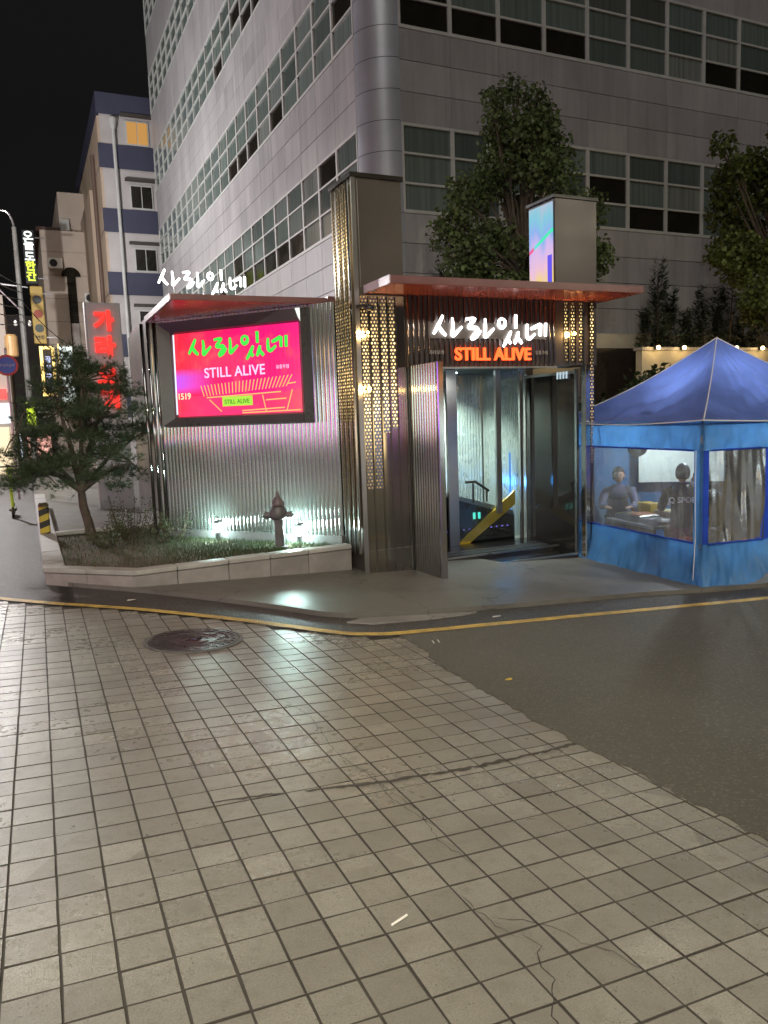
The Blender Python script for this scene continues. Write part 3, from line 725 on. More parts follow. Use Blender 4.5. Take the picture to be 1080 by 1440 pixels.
for (u0, z0, u1, z1) in ((2.05, 2.0, .8, 2.03), (2.0, 1.97, 1.8, 1.80), (1.1, 2.0, 1.05, 1.77), (1.45, 1.80, .75, 1.82), (.62, 2.05, .72, 1.78), (1.45, 1.77, .5, 1.78), (.7, 2.13, .56, 2.14), (1.05, 1.93, .72, 1.94)):
    a, b = WP(u0, z0, .106), WP(u1, z1, .106); n_ = (b-a).normalized().cross(wn_)*.008
    ln.add([a-n_, b-n_, b+n_, a+n_], [(0, 1, 2, 3)])
part('screen_lines', ln, M_screen_yellow, sf)
text('screen_lettering', '1519', WP(2.55, 1.99, .106), ux_s, UZ, .22, emis('screen_cream', (1, .7, .45), .55), sf, .003, .02)

# ---- vestibule behind the opening
part('step', MB().box(4.47, 7.08, 8.82, 9.25, BZ, -.40), M_steel_dark, booth)
part('step', MB().box(4.47, 7.08, 9.25, 10.15, BZ, -.34), M_steel_dark, booth)
for yy, zz in ((8.81, -.397), (9.24, -.337), (9.6, -.337)):
    part('step_nosing', MB().box(4.47, 7.06, yy, yy+.03, zz-.02, zz+.004), M_alu, booth)
part('floor_mat', MB().box(5.2, 6.95, 9.32, 9.56, -.34, -.333), M_black, booth)
part('ceiling', MB().box(4.42, 7.2, 8.96, 11.6, 2.30, 2.36), M_dark, booth)
part('inner_left_wall', MB().box(4.425, 4.455, 8.76, 11.55, BZ, 2.3), mottled('vestibule_side', (.42, .43, .41), .35, 2, .1, 30, metallic=.3, bump=0), booth)
part('back_wall', corrug((4.46, 11.5), (7.16, 11.5), -.6, 2.3, .055, .022), mottled('vestibule_ribs', (.42, .44, .42), .28, 2, .1, 30, metallic=.45, bump=0), booth, smooth=True)
part('inner_right_wall', corrug((7.19, 11.5), (7.19, 10.22), -.6, 2.3, .055, .022), bpy.data.materials['vestibule_ribs'], booth, smooth=True)
part('parapet', MB().add([(5.2, 10.22, .62), (6.92, 10.22, .10), (6.92, 10.30, .10), (5.2, 10.30, .62), (5.2, 10.22, .56), (6.92, 10.22, .02), (6.92, 10.30, .02), (5.2, 10.30, .56)], [(3, 2, 1, 0), (4, 5, 6, 7), (0, 1, 5, 4), (1, 2, 6, 5), (2, 3, 7, 6), (3, 0, 4, 7)]), M_alu, booth)
part('stair_panel', MB().add([(4.46, 10.24, -.5), (6.95, 10.24, -.5), (6.95, 10.24, .04), (5.2, 10.24, .57), (4.46, 10.24, .6)], [(0, 1, 2, 3, 4)]), mottled('black_glass', (.012, .012, .016), .12, 3, .1, 30, bump=0), booth)
for i, yy in enumerate((10.215,)):
    part('stair_stringer', MB().add([(5.86, 10.18, -.36), (6.05, 10.18, -.36), (6.93, 10.18, .20), (6.93, 10.18, .42), (5.86, 10.23, -.36), (6.05, 10.23, -.36), (6.93, 10.23, .20), (6.93, 10.23, .42)], [(0, 1, 2, 3), (7, 6, 5, 4), (0, 4, 5, 1), (1, 5, 6, 2), (2, 6, 7, 3), (3, 7, 4, 0)]), M_yellow_panel, booth)
for xx, w, zb in ((5.70, .17, -.34), (6.56, .09, .1), (7.0, .05, -.34)):
    part('glazing_mullion', MB().box(xx, xx+w, 10.12, 10.17, zb, 2.3), M_alu, booth)
part('handrail', MB().tube([(5.95, 10.05, .62), (6.12, 10.05, .62), (6.36, 10.05, .46)], .02, 8), M_black, booth)
for xx, zt in ((6.08, .6), (6.32, .47)): part('handrail_post', MB().tube([(xx, 10.05, .3), (xx, 10.05, zt)], .014, 8), M_black, booth)
part('glazing', MB().box(5.87, 6.99, 10.142, 10.148, -.3, 2.3), clear('vestibule_glass', (.85, .9, .9), .05, .02, .01), booth)
part('blue_light', MB().box(7.05, 7.07, 10.5, 10.52, -.3, 1.0), M_blue_led, booth)
dts = MB()
for k in range(16): dts.box(5.3+k*.1, 5.318+k*.1, 10.228, 10.236, -.14, -.125)
part('stair_lights', dts, emis('violet_led', (.25, .2, 1), .7), booth)
dts = MB()
for xx in (6.18, 6.27): dts.box(xx, xx+.04, 10.226, 10.236, .02, .12)
part('stair_lights', dts, M_teal_led, booth)
# right-hand glass screen of the vestibule
part('side_glass', MB().box(7.135, 7.147, 8.95, 10.15, -.42, 2.16), mottled('smoked_glass', (.02, .018, .018), .06, 3, .1, 30, bump=0), booth)
for a, b, c, d in ((8.9, 8.95, BZ, 2.22), (10.15, 10.2, BZ, 2.22)): part('glass_frame', MB().box(7.12, 7.16, a, b, c, d), M_alu, booth)
part('glass_frame', MB().box(7.122, 7.158, 8.95, 10.15, 2.16, 2.2), M_alu, booth)
part('glass_frame', MB().box(7.122, 7.158, 8.95, 10.15, -.55, -.42), M_alu, booth)
for k in range(4): part('reflection_strip', MB().box(7.11, 7.119, 9.1+k*.07, 9.13+k*.07, 2.10, 2.2), emis('painted_reflection' + str(k), (.7, .9, 1), .3), booth)  # glowing strips paint a pale reflection beside the glass
# bulb lights, then unseen downlights added to brighten the vestibule
def lamp(parent, name, kind, loc, energy, color, **kw):
    d = bpy.data.lights.new(name, kind); d.energy = energy; d.color = color
    for k, v in kw.items():
        if k not in ('rot',): setattr(d, k, v)
    o = bpy.data.objects.new(name, d); COL.objects.link(o); o.parent = parent
    p = parent; off = Vector((0, 0, 0))
    while p is not None: off = off + p.location; p = p.parent
    o.location = Vector(loc) - off
    if 'rot' in kw: o.rotation_euler = Vector(kw['rot']).to_track_quat('-Z', 'Y').to_euler()
    return o
for q_ in ((3.81, 8.60, 1.99, 2.2), (3.82, 8.60, 2.66, 3.0), (6.9, 8.60, 2.68, 3.0)): lamp(booth, 'bulb_light', 'POINT', q_[:3], q_[3], (1, .6, .2), shadow_soft_size=.03)
dl = part('added_downlight', MB().lathe([(.05, 0), (.05, -.012)], 16, (6.2, 10.75, 2.3)), M_cool, booth)
lamp(booth, 'vestibule_fill', 'SPOT', (6.2, 10.75, 2.26), 300, (.85, 1, .88), spot_size=radians(120), spot_blend=.8, shadow_soft_size=.05, rot=(0, .2, -1))
dl2 = part('added_downlight', MB().lathe([(.05, 0), (.05, -.012)], 16, (5.7, 9.6, 2.3)), M_cool, booth)
lamp(booth, 'vestibule_fill', 'SPOT', (5.7, 9.6, 2.26), 55, (.95, 1, .93), spot_size=radians(140), spot_blend=.8, shadow_soft_size=.05, rot=(0, .35, -1))
lamp(booth, 'vestibule_blue', 'POINT', (6.95, 10.55, .5), 5, (.05, .35, 1), shadow_soft_size=.05)

# ------------------------------------------------------------------ planter furniture
M_hyd = mottled('hydrant_grey_paint', (.10, .095, .10), .5, 8, .35, 60)
hy = thing('fire_hydrant', 'grey fire hydrant with pointed cap standing on the planter grass', 'fire hydrant', (2.92, 9.76, -.03))
c = (2.92, 9.76, -.03)
part('barrel', MB().lathe([(.105, 0), (.105, .03), (.068, .035), (.068, .34), (.075, .36), (.075, .38)], 20, c), M_hyd, hy, smooth=False)
hb = part('head', MB().lathe([(.078, .38), (.10, .395), (.118, .42), (.12, .47), (.105, .52), (.09, .54), (.092, .555)], 20, c), M_hyd, hy, smooth=True)
part('bonnet', MB().lathe([(.092, .555), (.085, .60), (.06, .65), (.035, .69), (.022, .70), (.02, .73), (.012, .755), (.004, .76)], 18, c), mottled('hydrant_bonnet', (.13, .10, .11), .5, 8, .3, 60), hy, smooth=True)
for s in (-1, 1):
    d = Vector((s*.78, s*-.36, 0)); p = Vector(c)+UZ*.44
    nz_ = part('outlet', MB().tube([p+d*.09, p+d*.175, p+d*.176], [.045, .045, .05], 14), M_hyd, hy)
    part('outlet_cap', MB().tube([p+d*.178, p+d*.21, p+d*.215, p+d*.235], [.053, .053, .02, .02], 8), M_hyd, nz_)
part('chain', MB().tube([Vector(c)+Vector((-.12, .05, .44)), Vector(c)+Vector((-.17, .07, .36)), Vector(c)+Vector((-.2, .09, .43))], .006, 6), M_black, hy)

def garden_light(x, y, label, k):
    t = thing('garden_light', label, 'garden light', (x, y, -.03), 'garden lights in the planter')
    c_ = (x, y, -.03)
    part('base', MB().lathe([(.05, 0), (.05, .02), (.02, .025), (.02, .12)], 14, c_), M_black, t)
    part('lens', MB().lathe([(.036, .12), (.042, .15), (.042, .23), (.036, .25)], 14, c_), M_cool, t, smooth=True)
    part('cap', MB().lathe([(.05, .251), (.055, .26), (.03, .28), (.0, .285)], 14, c_), M_black, t)
    lamp(t, 'garden_lamp', 'POINT', (x+wn_.x*.12, y+wn_.y*.12, .2), k, (.68, 1, .93), shadow_soft_size=.05)
garden_light(2.35, 10.97, 'small glowing garden light at the foot of the ribbed wall, left of the hydrant', 13)
garden_light(3.22, 9.90, 'small bright garden light just right of the hydrant', 20)

# striped marker sleeve on the planter wall
def stripes_mat():
    N = NT('hazard_stripes'); p = N.pos(); sp = N.n('ShaderNodeSeparateXYZ'); N.l(p, sp.inputs[0])
    f = N.math('FRACT', N.math('MULTIPLY', N.math('ADD', sp.outputs[2], N.math('MULTIPLY', sp.outputs[0], -.35)), 5.2))
    N.set(Base_Color=N.mix(N.math('GREATER_THAN', f, .5), (.55, .42, .05), (.02, .02, .02)), Roughness=.5); return N.m
sm = thing('striped_marker', 'black and yellow striped marker post on the planter wall', 'marker post', (.13, 13.0, .03))
part('sleeve', MB().bevbox(.06, .21, 12.93, 13.07, .035, .46, .02), stripes_mat(), sm)
part('cap', MB().lathe([(.08, .46), (.075, .49), (.05, .52), (.0, .525)], 14, (.135, 13.0, 0)), mottled('marker_cap', (.12, .10, .05), .5, 6, .2, 40), sm)

# manhole cover
mh = thing('manhole_cover', 'round cast iron manhole cover set in the tiled paving', 'manhole cover', tuple(wpt(0, 0)*0 + Vector((1.13, 6.43, gz(1.13, 6.43, .005)))))
mh.scale = (.93, .93, 1); mh.rotation_euler = Matrix(((ex.x, ey.x, ez.x), (ex.y, ey.y, ez.y), (ex.z, ey.z, ez.z))).to_euler()
M_iron = steel('cast_iron', (.17, .17, .165), .36, brushed=False, amp=.5)
def local(name, mb, mat, parent): return link(name, mb.mesh(name, mat), parent)
local('rim', MB().lathe([(.44, -.02), (.44, .004), (.41, .006), (.405, -.002), (.40, -.002)], 48), mottled('manhole_rim', (.09, .085, .08), .5, 10, .3, 90), mh)
local('plate', MB().lathe([(.40, -.02), (.40, .001)], 48), M_iron, mh)
pat = MB()
for R_, w in ((.385, .012), (.32, .008), (.20, .008), (.13, .006)):
    vs = []; n_ = 48
    for k in range(n_):
        a = 2*pi*k/n_
        for rr_ in (R_-w, R_+w): vs += [(rr_*cos(a), rr_*sin(a), .001), (rr_*cos(a), rr_*sin(a), .0065)]
    fs = []
    for k in range(n_):
        j = (k+1) % n_; a, b = 4*k, 4*j
        fs += [(a+1, a+3, b+3, b+1), (a+3, a+2, b+2, b+3), (a, a+1, b+1, b)]
    pat.add(vs, fs)
for k in range(28):
    a = 2*pi*k/28; Mx = Matrix.Rotation(a, 4, 'Z'); pat.box(.335, .368, -.018, .018, .001, .006, Mx)
rr_ = random.Random(9)
for k in range(90):
    a = rr_.uniform(0, 2*pi); R_ = rr_.uniform(.215, .305); Mx = Matrix.Rotation(a, 4, 'Z') @ Matrix.Translation((R_, 0, 0)) @ Matrix.Rotation(rr_.uniform(0, pi), 4, 'Z')
    pat.box(-.02, .02, -.005, .005, .001, .0055, Mx)
pat.tube([(-.07, -.02, .004), (-.03, .03, .004), (.02, -.01, .004), (.07, .03, .004)], .012, 6)
local('raised_pattern', pat, M_iron, mh)

# litter
def litter(name, label, cat, x, y, mb_fn, mat):
    o = link(name, mb_fn.mesh(name, mat)); o.location = (x, y, gz(x, y, .004)); return tag(o, label, cat)
M_paper = mottled('white_paper', (.75, .73, .68), .7, 30, .15, 90, bump=0)
litter('cigarette_butt', 'white cigarette butt lying on the near tiles', 'cigarette butt', 1.03, 2.255, MB().tube([(-.035, -.012, .004), (.012, .004, .004)], .0045, 8).tube([(.012, .004, .004), (.036, .012, .004)], .0046, 8), M_paper)
litter('fallen_leaf', 'small yellow leaf on the edge of the asphalt', 'leaf', 2.93, 4.42, MB().add([(-.03, 0, .004), (-.01, -.022, .008), (.02, -.015, .004), (.032, .005, .01), (.01, .022, .006), (-.015, .018, .004)], [(0, 1, 2, 3, 4, 5)]), mottled('yellow_leaf', (.62, .42, .05), .6, 30, .2, 60, bump=0))
litter('paper_scrap', 'pair of thin white paper scraps by the yellow line', 'litter', 2.95, 5.55, MB().add([(-.03, -.04, .006), (-.02, -.045, .006), (.0, .03, .008), (-.01, .035, .008)], [(0, 1, 2, 3)]).add([(.02, -.04, .006), (.03, -.045, .006), (.05, .03, .008), (.04, .035, .008)], [(0, 1, 2, 3)]), M_paper)
litter('paper_scrap', 'white paper scrap in the gutter below the booth door', 'litter', 3.95, 6.15, MB().add([(-.05, -.01, .006), (.04, -.02, .008), (.05, .012, .006), (-.03, .018, .01)], [(0, 1, 2, 3)]), M_paper)
litter('paper_scrap', 'white paper scrap in the gutter in front of the planter', 'litter', .85, 8.35, MB().add([(-.05, -.01, .006), (.04, -.02, .008), (.05, .012, .006), (-.03, .018, .01)], [(0, 1, 2, 3)]), M_paper)

# ------------------------------------------------------------------ vegetation
def leaf_cloud(blobs, n, size, seed, shape='fan', up=.3):
    """leaves spread through the shells of overlapping blobs"""
    r = random.Random(seed); mb = MB(); tot = sum(b[3]**2 for b in blobs)
    for (bx, by, bz, br) in blobs:
        k = int(n*br*br/tot)
        for _ in range(k):
            d = Vector((r.gauss(0, 1), r.gauss(0, 1), r.gauss(0, 1))).normalized(); q = br*(r.random()**.38)*(1+.18*r.uniform(-1, 1))
            p = Vector((bx, by, bz)) + Vector((d.x*q, d.y*q, d.z*q*.92))
            nrm = (d*.6 + Vector((r.gauss(0, .6), r.gauss(0, .6), r.gauss(up, .6)))).normalized()
            a = nrm.orthogonal().normalized(); a = Matrix.Rotation(r.uniform(0, 2*pi), 3, nrm) @ a; b = nrm.cross(a); s = size*r.uniform(.45, 1.5)
            if shape == 'fan': mb.add([p-b*s*.6, p+a*s*.62+b*s*.15, p+a*s*.3+b*s*.55+nrm*s*.12, p-a*s*.3+b*s*.55, p-a*s*.62+b*s*.15+nrm*s*.1], [(0, 1, 2, 3, 4)])
            else: mb.add([p-b*s*.7, p+a*s*.35, p+b*s*.7+nrm*s*.1, p-a*s*.35], [(0, 1, 2, 3)])
    return mb
def limbs(base, top, blobs, r0, seed):
    r = random.Random(seed); mb = MB(); base = Vector(base); top = Vector(top)
    tr = [base + (top-base)*t + Vector((r.uniform(-.06, .06), r.uniform(-.06, .06), 0))*(t > 0) for t in (0, .25, .5, .75, 1)]
    mb.tube(tr, [r0*1.25, r0, r0*.85, r0*.65, r0*.3], 10)
    for (bx, by, bz, br) in blobs:
        s = tr[2 if bz < tr[3].z else 3]; e = Vector((bx, by, bz)); m = (s+e)/2 + Vector((r.uniform(-.1, .1), r.uniform(-.1, .1), .1))
        mb.tube([s, m, e], [r0*.35, r0*.22, r0*.08], 6)
        for _ in range(4):
            d = Vector((r.gauss(0, 1), r.gauss(0, 1), r.gauss(.4, .8))).normalized()*br*.9
            mb.tube([m.lerp(e, .6), e+d*.5, e+d], [r0*.1, r0*.06, r0*.03], 5)
    return mb
M_bark = mottled('bark', (.085, .065, .05), .9, 10, .4, 60, bump=.8)
M_leaf1 = leafmat('ginkgo_leaf', (.09, .125, .045), .3, .5)
M_leaf2 = leafmat('yellowing_leaf', (.095, .12, .03), .3, .5)
M_conif = leafmat('conifer_spray', (.03, .045, .02), .1, .5)
M_hedge = leafmat('hedge_leaf', (.03, .045, .016), .15, .5)
def broadleaf(name, label, base, top, blobs, n, size, seed, mat, r0=.13):
    t = thing(name, label, 'tree', base)
    part('trunk', limbs(base, top, blobs, r0, seed), M_bark, t)
    part('crown', leaf_cloud(blobs, n, size, seed), mat, t)
    return t
r = random.Random(21); bl = []
def blobset(cx, cy, cz, rx, rz, k, seed, r0, r1, ry=None):
    rr = random.Random(seed); out = []
    while len(out) < k:
        x, y, z = rr.uniform(-1, 1), rr.uniform(-1, 1), rr.uniform(-1, 1)
        if x*x+y*y+z*z > 1: continue
        w = 1 - .35*max(0, z)
        out.append((cx+x*rx*w, cy+y*(ry or rx)*w, cz+z*rz, rr.uniform(r0, r1)))
    return out
b1 = blobset(8.95, 12.6, 4.95, 1.65, 2.15, 60, 4, .18, .52, 1.2) + [(8.35, 12.6, 7.0, .36), (8.65, 12.6, 7.5, .34), (9.15, 12.6, 7.45, .3), (8.2, 12.6, 7.35, .24), (7.35, 12.6, 5.1, .38), (9.35, 12.6, 7.15, .33), (7.55, 12.6, 5.6, .4), (10.4, 12.6, 5.6, .38), (8.8, 12.6, 6.6, .6), (7.5, 12.5, 4.4, .5), (10.5, 12.6, 4.6, .45)]
broadleaf('ginkgo_tree', 'green ginkgo tree rising behind the booth roof', (8.9, 12.6, gz(8.9, 12.6)), (8.9, 12.6, 5.8), b1, 27000, .058, 5, M_leaf1)
b2 = blobset(14.9, 11.6, 5.3, 1.95, 2.15, 56, 8, .2, .58, 1.4) + [(12.9, 11.6, 6.7, .28), (13.3, 11.6, 6.3, .32), (15.0, 11.6, 7.3, .5), (13.7, 11.6, 4.6, .4)]
broadleaf('street_tree', 'yellowing broadleaf tree at the right edge above the blue tent', (14.8, 11.6, gz(14.8, 11.6)), (14.8, 11.6, 5.6), b2, 24000, .066, 6, M_leaf2)
def conifer(label, x, y, leaders, seed, n=2600):
    """a shrubby conifer with several pointed leaders: (dx, dy, height, half-width)"""
    z0 = gz(x, y); t = thing('conifer', label, 'conifer', (x, y, z0), 'dark conifers in front of the office building'); r = random.Random(seed); mb = MB(); tk = MB()
    for (dx, dy, h, w) in leaders:
        cx, cy = x+dx, y+dy
        tk.tube([(x, y, z0-.05), (x+dx*.6, y+dy*.6, z0+h*.3), (cx, cy, z0+h*.92)], [.07, .045, .01], 7)
        for q_ in range(60):
            a = r.uniform(0, 2*pi); tt = r.random()**.8; zb = z0 + h*(.08 + .84*tt); R_ = w*((1-tt)**.6)*r.uniform(.6, 1.25) + .06; L = h*.10*(1.2-tt*.6)
            for _ in range(int(n/60)):
                q = r.random()**.6; p = Vector((cx+cos(a)*R_*q, cy+sin(a)*R_*q*.7, zb+L*q*q*1.3)) + Vector((r.gauss(0, .045), r.gauss(0, .04), r.gauss(0, .05)))
                d = Vector((cos(a)*.55+r.gauss(0, .35), sin(a)*.4+r.gauss(0, .3), .75+r.gauss(0, .3))).normalized(); s = r.uniform(.07, .17); b = d.orthogonal().normalized()*s*.2
                mb.add([p-b, p+b, p+d*s], [(0, 1, 2)])
    part('trunk', tk, M_bark, t); part('crown', mb, M_conif, t)
conifer('slim pointed conifer between the steel pillar and the ginkgo', 8.15, 14.5, [(0, 0, 5.5, .32), (.22, 0, 4.6, .25)], 1)
conifer('ragged dark conifer left of the tent peak against the pale wall', 14.1, 14.55, [(0, 0, 6.3, .45), (.45, .05, 5.6, .42), (-.4, 0, 5.0, .4), (.8, 0, 5.0, .4)], 2)
conifer('broad dark conifer with several points above the tent peak', 16.1, 14.55, [(0, 0, 5.9, .5), (.5, 0, 6.5, .5), (-.5, .05, 5.7, .45), (1.0, 0, 6.0, .5), (-.9, 0, 5.1, .4)], 3)
conifer('dark conifer beneath the yellowing tree', 18.1, 14.55, [(0, 0, 6.4, .55), (.6, 0, 5.9, .5), (-.6, 0, 6.0, .5), (1.1, 0, 5.4, .5)], 4)
def hedge(label, x0, x1, y, z0, z1, n, seed, depth=.5):
    t = thing('hedge', label, 'hedge', ((x0+x1)/2, y, z0)); r = random.Random(seed)
    bl_ = []; x = x0
    while x < x1:
        bl_.append((x, y+r.uniform(-.15, .15), z0+(z1-z0)*r.uniform(.35, .6), (z1-z0)*r.uniform(.42, .62))); x += (z1-z0)*.32
    part('foliage', leaf_cloud(bl_, n*2, .10, seed, 'leaf'), M_hedge, t)
    st_ = MB()
    for b in bl_[::2]: st_.tube([(b[0], b[1], z0), (b[0], b[1], b[2])], .02, 5)
    part('stems', st_, M_bark, t)
hedge('clipped hedge behind the tent roof, left of the peak', 11.2, 13.2, 11.6, 1.0, 2.3, 4200, 1)
hedge('hedge behind the right slope of the tent roof', 13.9, 18, 12.2, .9, 2.3, 4200, 2)
hedge('dark shrubs beside the right steel post', 9.6, 10.9, 11.2, .3, 2.0, 2600, 3)

# pine in the planter
def pine():
    bx, by = .72, 12.2
    t = thing('pine_tree', 'small spreading pine with fine needles in the stone planter', 'tree', (bx, by, -.03)); r = random.Random(17)
    tr = MB(); fork = Vector((bx-.06, by, .72))
    tr.tube([(bx+.04, by, -.06), (bx+.01, by, .2), (bx-.05, by, .5), fork], [.085, .07, .062, .055], 10)
    br = []
    for e, k in (((-.62, 0, 1.05), .05), ((.65, -.25, 1.1), .045), ((.25, .1, 1.75), .06), ((-.25, .15, 1.9), .05), ((.75, .2, 1.45), .035), ((-.85, .1, 1.6), .035), ((.05, -.3, 2.3), .04)):
        e = Vector((bx+e[0], by+e[1], e[2])); m = fork.lerp(e, .5) + Vector((0, 0, .08))
        tr.tube([fork, m, e], [k, k*.75, k*.35], 7); br.append((m, e))
    part('trunk', tr, M_bark, t)
    pads = []
    for z, w, k in ((.92, 1.0, 13), (1.22, 1.12, 20), (1.55, 1.1, 22), (1.9, 1.0, 20), (2.2, .85, 16), (2.48, .6, 10), (2.68, .3, 4)):
        for _ in range(k):
            a = r.uniform(0, 2*pi); q = w*sqrt(r.random()); pads.append((bx+cos(a)*q*1.02, by+sin(a)*q*.75, z+r.uniform(-.12, .12), r.uniform(.16, .30)))
    nd = MB(); tw = MB()
    for (x, y, z, R) in pads:
        cc = Vector((x, y, z)); s = min(br, key=lambda q: (q[1]-cc).length)[1]
        tw.tube([s, (s+cc)/2+Vector((0, 0, .04)), cc], [.014, .01, .006], 5)
        for _ in range(42):
            d = Vector((r.gauss(0, 1), r.gauss(0, 1), r.gauss(.15, .5))).normalized(); p = cc + Vector((d.x, d.y, d.z*.6))*R*r.random()**.5
            for _ in range(15):
                nd_ = (d*.5 + Vector((r.gauss(0, .6), r.gauss(0, .6), r.gauss(.35, .5)))).normalized(); l = r.uniform(.06, .12); b = nd_.orthogonal().normalized()*.0034
                nd.add([p-b, p+b, p+nd_*l], [(0, 1, 2)])
    part('twigs', tw, M_bark, t)
    part('needles', nd, leafmat('pine_needle', (.075, .11, .06), .25, .45), t)
pine()
M_shrub = leafmat('shrub_leaf', (.06, .075, .03), .25, .6)
def shrub(label, x, y, h, w, n, seed):
    t = thing('shrub', label, 'shrub', (x, y, -.03), 'low shrubs in the planter'); r = random.Random(seed); st_ = MB(); lf = MB()
    for k in range(22):
        a = r.uniform(0, 2*pi); q = w*sqrt(r.random()); e = Vector((x+cos(a)*q, y+sin(a)*q*.8, h*r.uniform(.5, 1.05))); b = Vector((x+cos(a)*q*.3, y+sin(a)*q*.3, -.05)); m = (b+e)/2+Vector((cos(a)*q*.1, sin(a)*q*.1, 0))
        st_.tube([b, m, e], [.007, .005, .002], 5)
        for j in range(n//22):
            p = (m.lerp(e, r.random()) if r.random() < .7 else b.lerp(m, r.uniform(.4, 1))) + Vector((r.gauss(0, .03), r.gauss(0, .03), r.gauss(0, .02)))
            u = Vector((r.gauss(0, 1), r.gauss(0, 1), r.gauss(.5, .6))).normalized(); v = u.orthogonal().normalized(); s = r.uniform(.02, .045)
            lf.add([p, p+u*s*.5+v*s*.3, p+u*s, p+u*s*.5-v*s*.3], [(0, 1, 2, 3)])
    part('stems', st_, M_bark, t); part('leaves', lf, M_shrub, t)
shrub('leafy shrub between the pine trunk and the ribbed wall', 1.28, 11.9, .62, .38, 900, 1)
shrub('low shrub at the left foot of the ribbed wall', 1.72, 11.2, .45, .34, 700, 2)
shrub('low reddish shrub in front of the pine trunk', .95, 11.3, .32, .38, 650, 3)

# ------------------------------------------------------------------ blue market tent
TC = Vector((7.0, 6.5, 0)); td = Vector((.1045, .9945, 0)); te = Vector((.9945, -.1045, 0)); TS = 3.0; EZ = 1.48; APX = TC + (td+te)*TS/2 + UZ*2.55
M_roofblue = fabric('tent_roof_blue', (.10, .15, .42), .2, .34); M_wallblue = fabric('tent_wall_blue', (.09, .28, .62), .5); M_stripblue = fabric('tent_corner_blue', (.02, .07, .50), .3)
M_piping = mottled('white_piping', (.6, .6, .62), .6, 10, .1, 60, bump=0); M_vinyl = clear('clear_vinyl', (.80, .86, .88), .08, .12, .2)
tent = thing('market_tent', 'blue pop-up tent with clear vinyl windows on the pavement right of the booth', 'tent', tuple(TC + UZ*gz(7, 6.5)))
def TPt(a, b, z): return TC + te*a + td*b + UZ*z
# roof: four gently sagging panels
corners = [TPt(-.06, -.06, EZ), TPt(TS+.06, -.06, EZ), TPt(TS+.06, TS+.06, EZ), TPt(-.06, TS+.06, EZ)]
for k in range(4):
    a, b = corners[k], corners[(k+1) % 4]; mb = MB(); N_ = 36; vs = []
    rr = random.Random(k)
    for i in range(N_+1):
        t = i/N_; ln_ = 1-t
        for j in range(N_+1):
            s = j/N_; p = a.lerp(b, s).lerp(APX, t)
            sag = -.20*sin(pi*t)*(.45+.55*sin(pi*s)) - .05*(1-t)*sin(pi*s)
            wr = .05*sin(s*41+t*14+k)*(1-t)*min(1, t*5)*sin(pi*s) + .035*sin(s*17-t*23+k*3)*sin(pi*t)*sin(pi*s) + .02*sin((s-.5)*20*(1-t)+t*12+k*2)*sin(pi*s)*min(1, t*5)
            vs.append(p + UZ*(sag+wr*.6))
    m_ = N_+1
    mb.add(vs, [(i*m_+j, i*m_+j+1, (i+1)*m_+j+1, (i+1)*m_+j) for i in range(N_) for j in range(N_)])
    rp = part('roof_panel', mb, M_roofblue, tent, smooth=True)
    seam = [vs[i*m_] + UZ*.004 for i in range(N_+1)]
    part('ridge_seam', MB().tube(seam, .008, 6), M_piping, rp)
    part('eave_seam', MB().tube([vs[j] for j in range(N_+1)], .008, 6), M_piping, rp)
def cloth(a0, a1, z0f, z1f, axis, out, fold, seed, n=40, m=10, hem=0.0):
    """hanging cloth on a side of the tent; axis 'd' = left side (te=0), 'e' = front-right side (td=0)"""
    rr = random.Random(seed); ph = [rr.uniform(0, 6) for _ in range(4)]; vs = []
    for i in range(m+1):
        t = i/m
        for j in range(n+1):
            s = a0+(a1-a0)*j/n; z1, z0 = z1f(s), z0f(s); z = z1+(z0-z1)*t
            w = fold*(sin(s*9+ph[0]+t*5.5)+.7*sin(s*15.3+ph[1]-t*7)+.45*sin(s*31+ph[2]+t*4)+.3*sin(s*57+ph[3]-t*3)) * (.35+.65*t) + hem*t*t
            q = out + w
            s_ = s - hem*t*t*(1-(s-a0)/(a1-a0))
            vs.append(TPt(-q, s_, z) if axis == 'd' else TPt(s_, -q, z))
    k = n+1
    return MB().add(vs, [(i*k+j, i*k+j+1, (i+1)*k+j+1, (i+1)*k+j) for i in range(m) for j in range(n)])
def gr(axis):
    def f(s):
        p = TPt(0, s, 0) if axis == 'd' else TPt(s, 0, 0); return gz(p.x, p.y, .035)
    return f
W0, W1 = .04, 1.13
for axis, wa, wb, win in (('d', .0, 3.0, (.15, 2.85)), ('e', 0.0, 3.0, (.08, .90))):
    o = -.005 if axis == 'd' else -.005
    part('valance', cloth(wa, wb, lambda s: W1, lambda s: EZ-.01, axis, 0, .014, 3 if axis == 'd' else 4, 90, 8), M_wallblue, tent, smooth=True)
    # clear window
    cw = cloth(win[0], win[1], lambda s: W0, lambda s: W1, axis, .0, .012, 5, 70, 16)
    part('clear_window', cw, M_vinyl, tent, smooth=True)
    z0f = gr(axis)
    if axis == 'e': zf = lambda s: gz(*TPt(s, 0, 0).xy, .035) + max(0, (s-.45))**2*.9
    else: zf = z0f
    part('skirt', cloth(wa, wb if axis == 'd' else 1.05, zf, lambda s: W0, axis, .0, .017, 6 if axis == 'd' else 9, 110, 14, .15), M_wallblue, tent, smooth=True)
    for (b0, b1) in ((wa, win[0]), (win[1], wb)):
        part('side_strip', cloth(b0, b1, lambda s: W0, lambda s: W1, axis, .0, .003, 7, 6, 8), M_stripblue if axis == 'e' else M_wallblue, tent, smooth=True)
    for zz in (W0, W1):
        part('window_hem', MB().tube([TPt(-.01, s, zz) if axis == 'd' else TPt(s, -.01, zz) for s in (win[0], (win[0]+win[1])/2, win[1])], .012, 6), M_stripblue, tent)
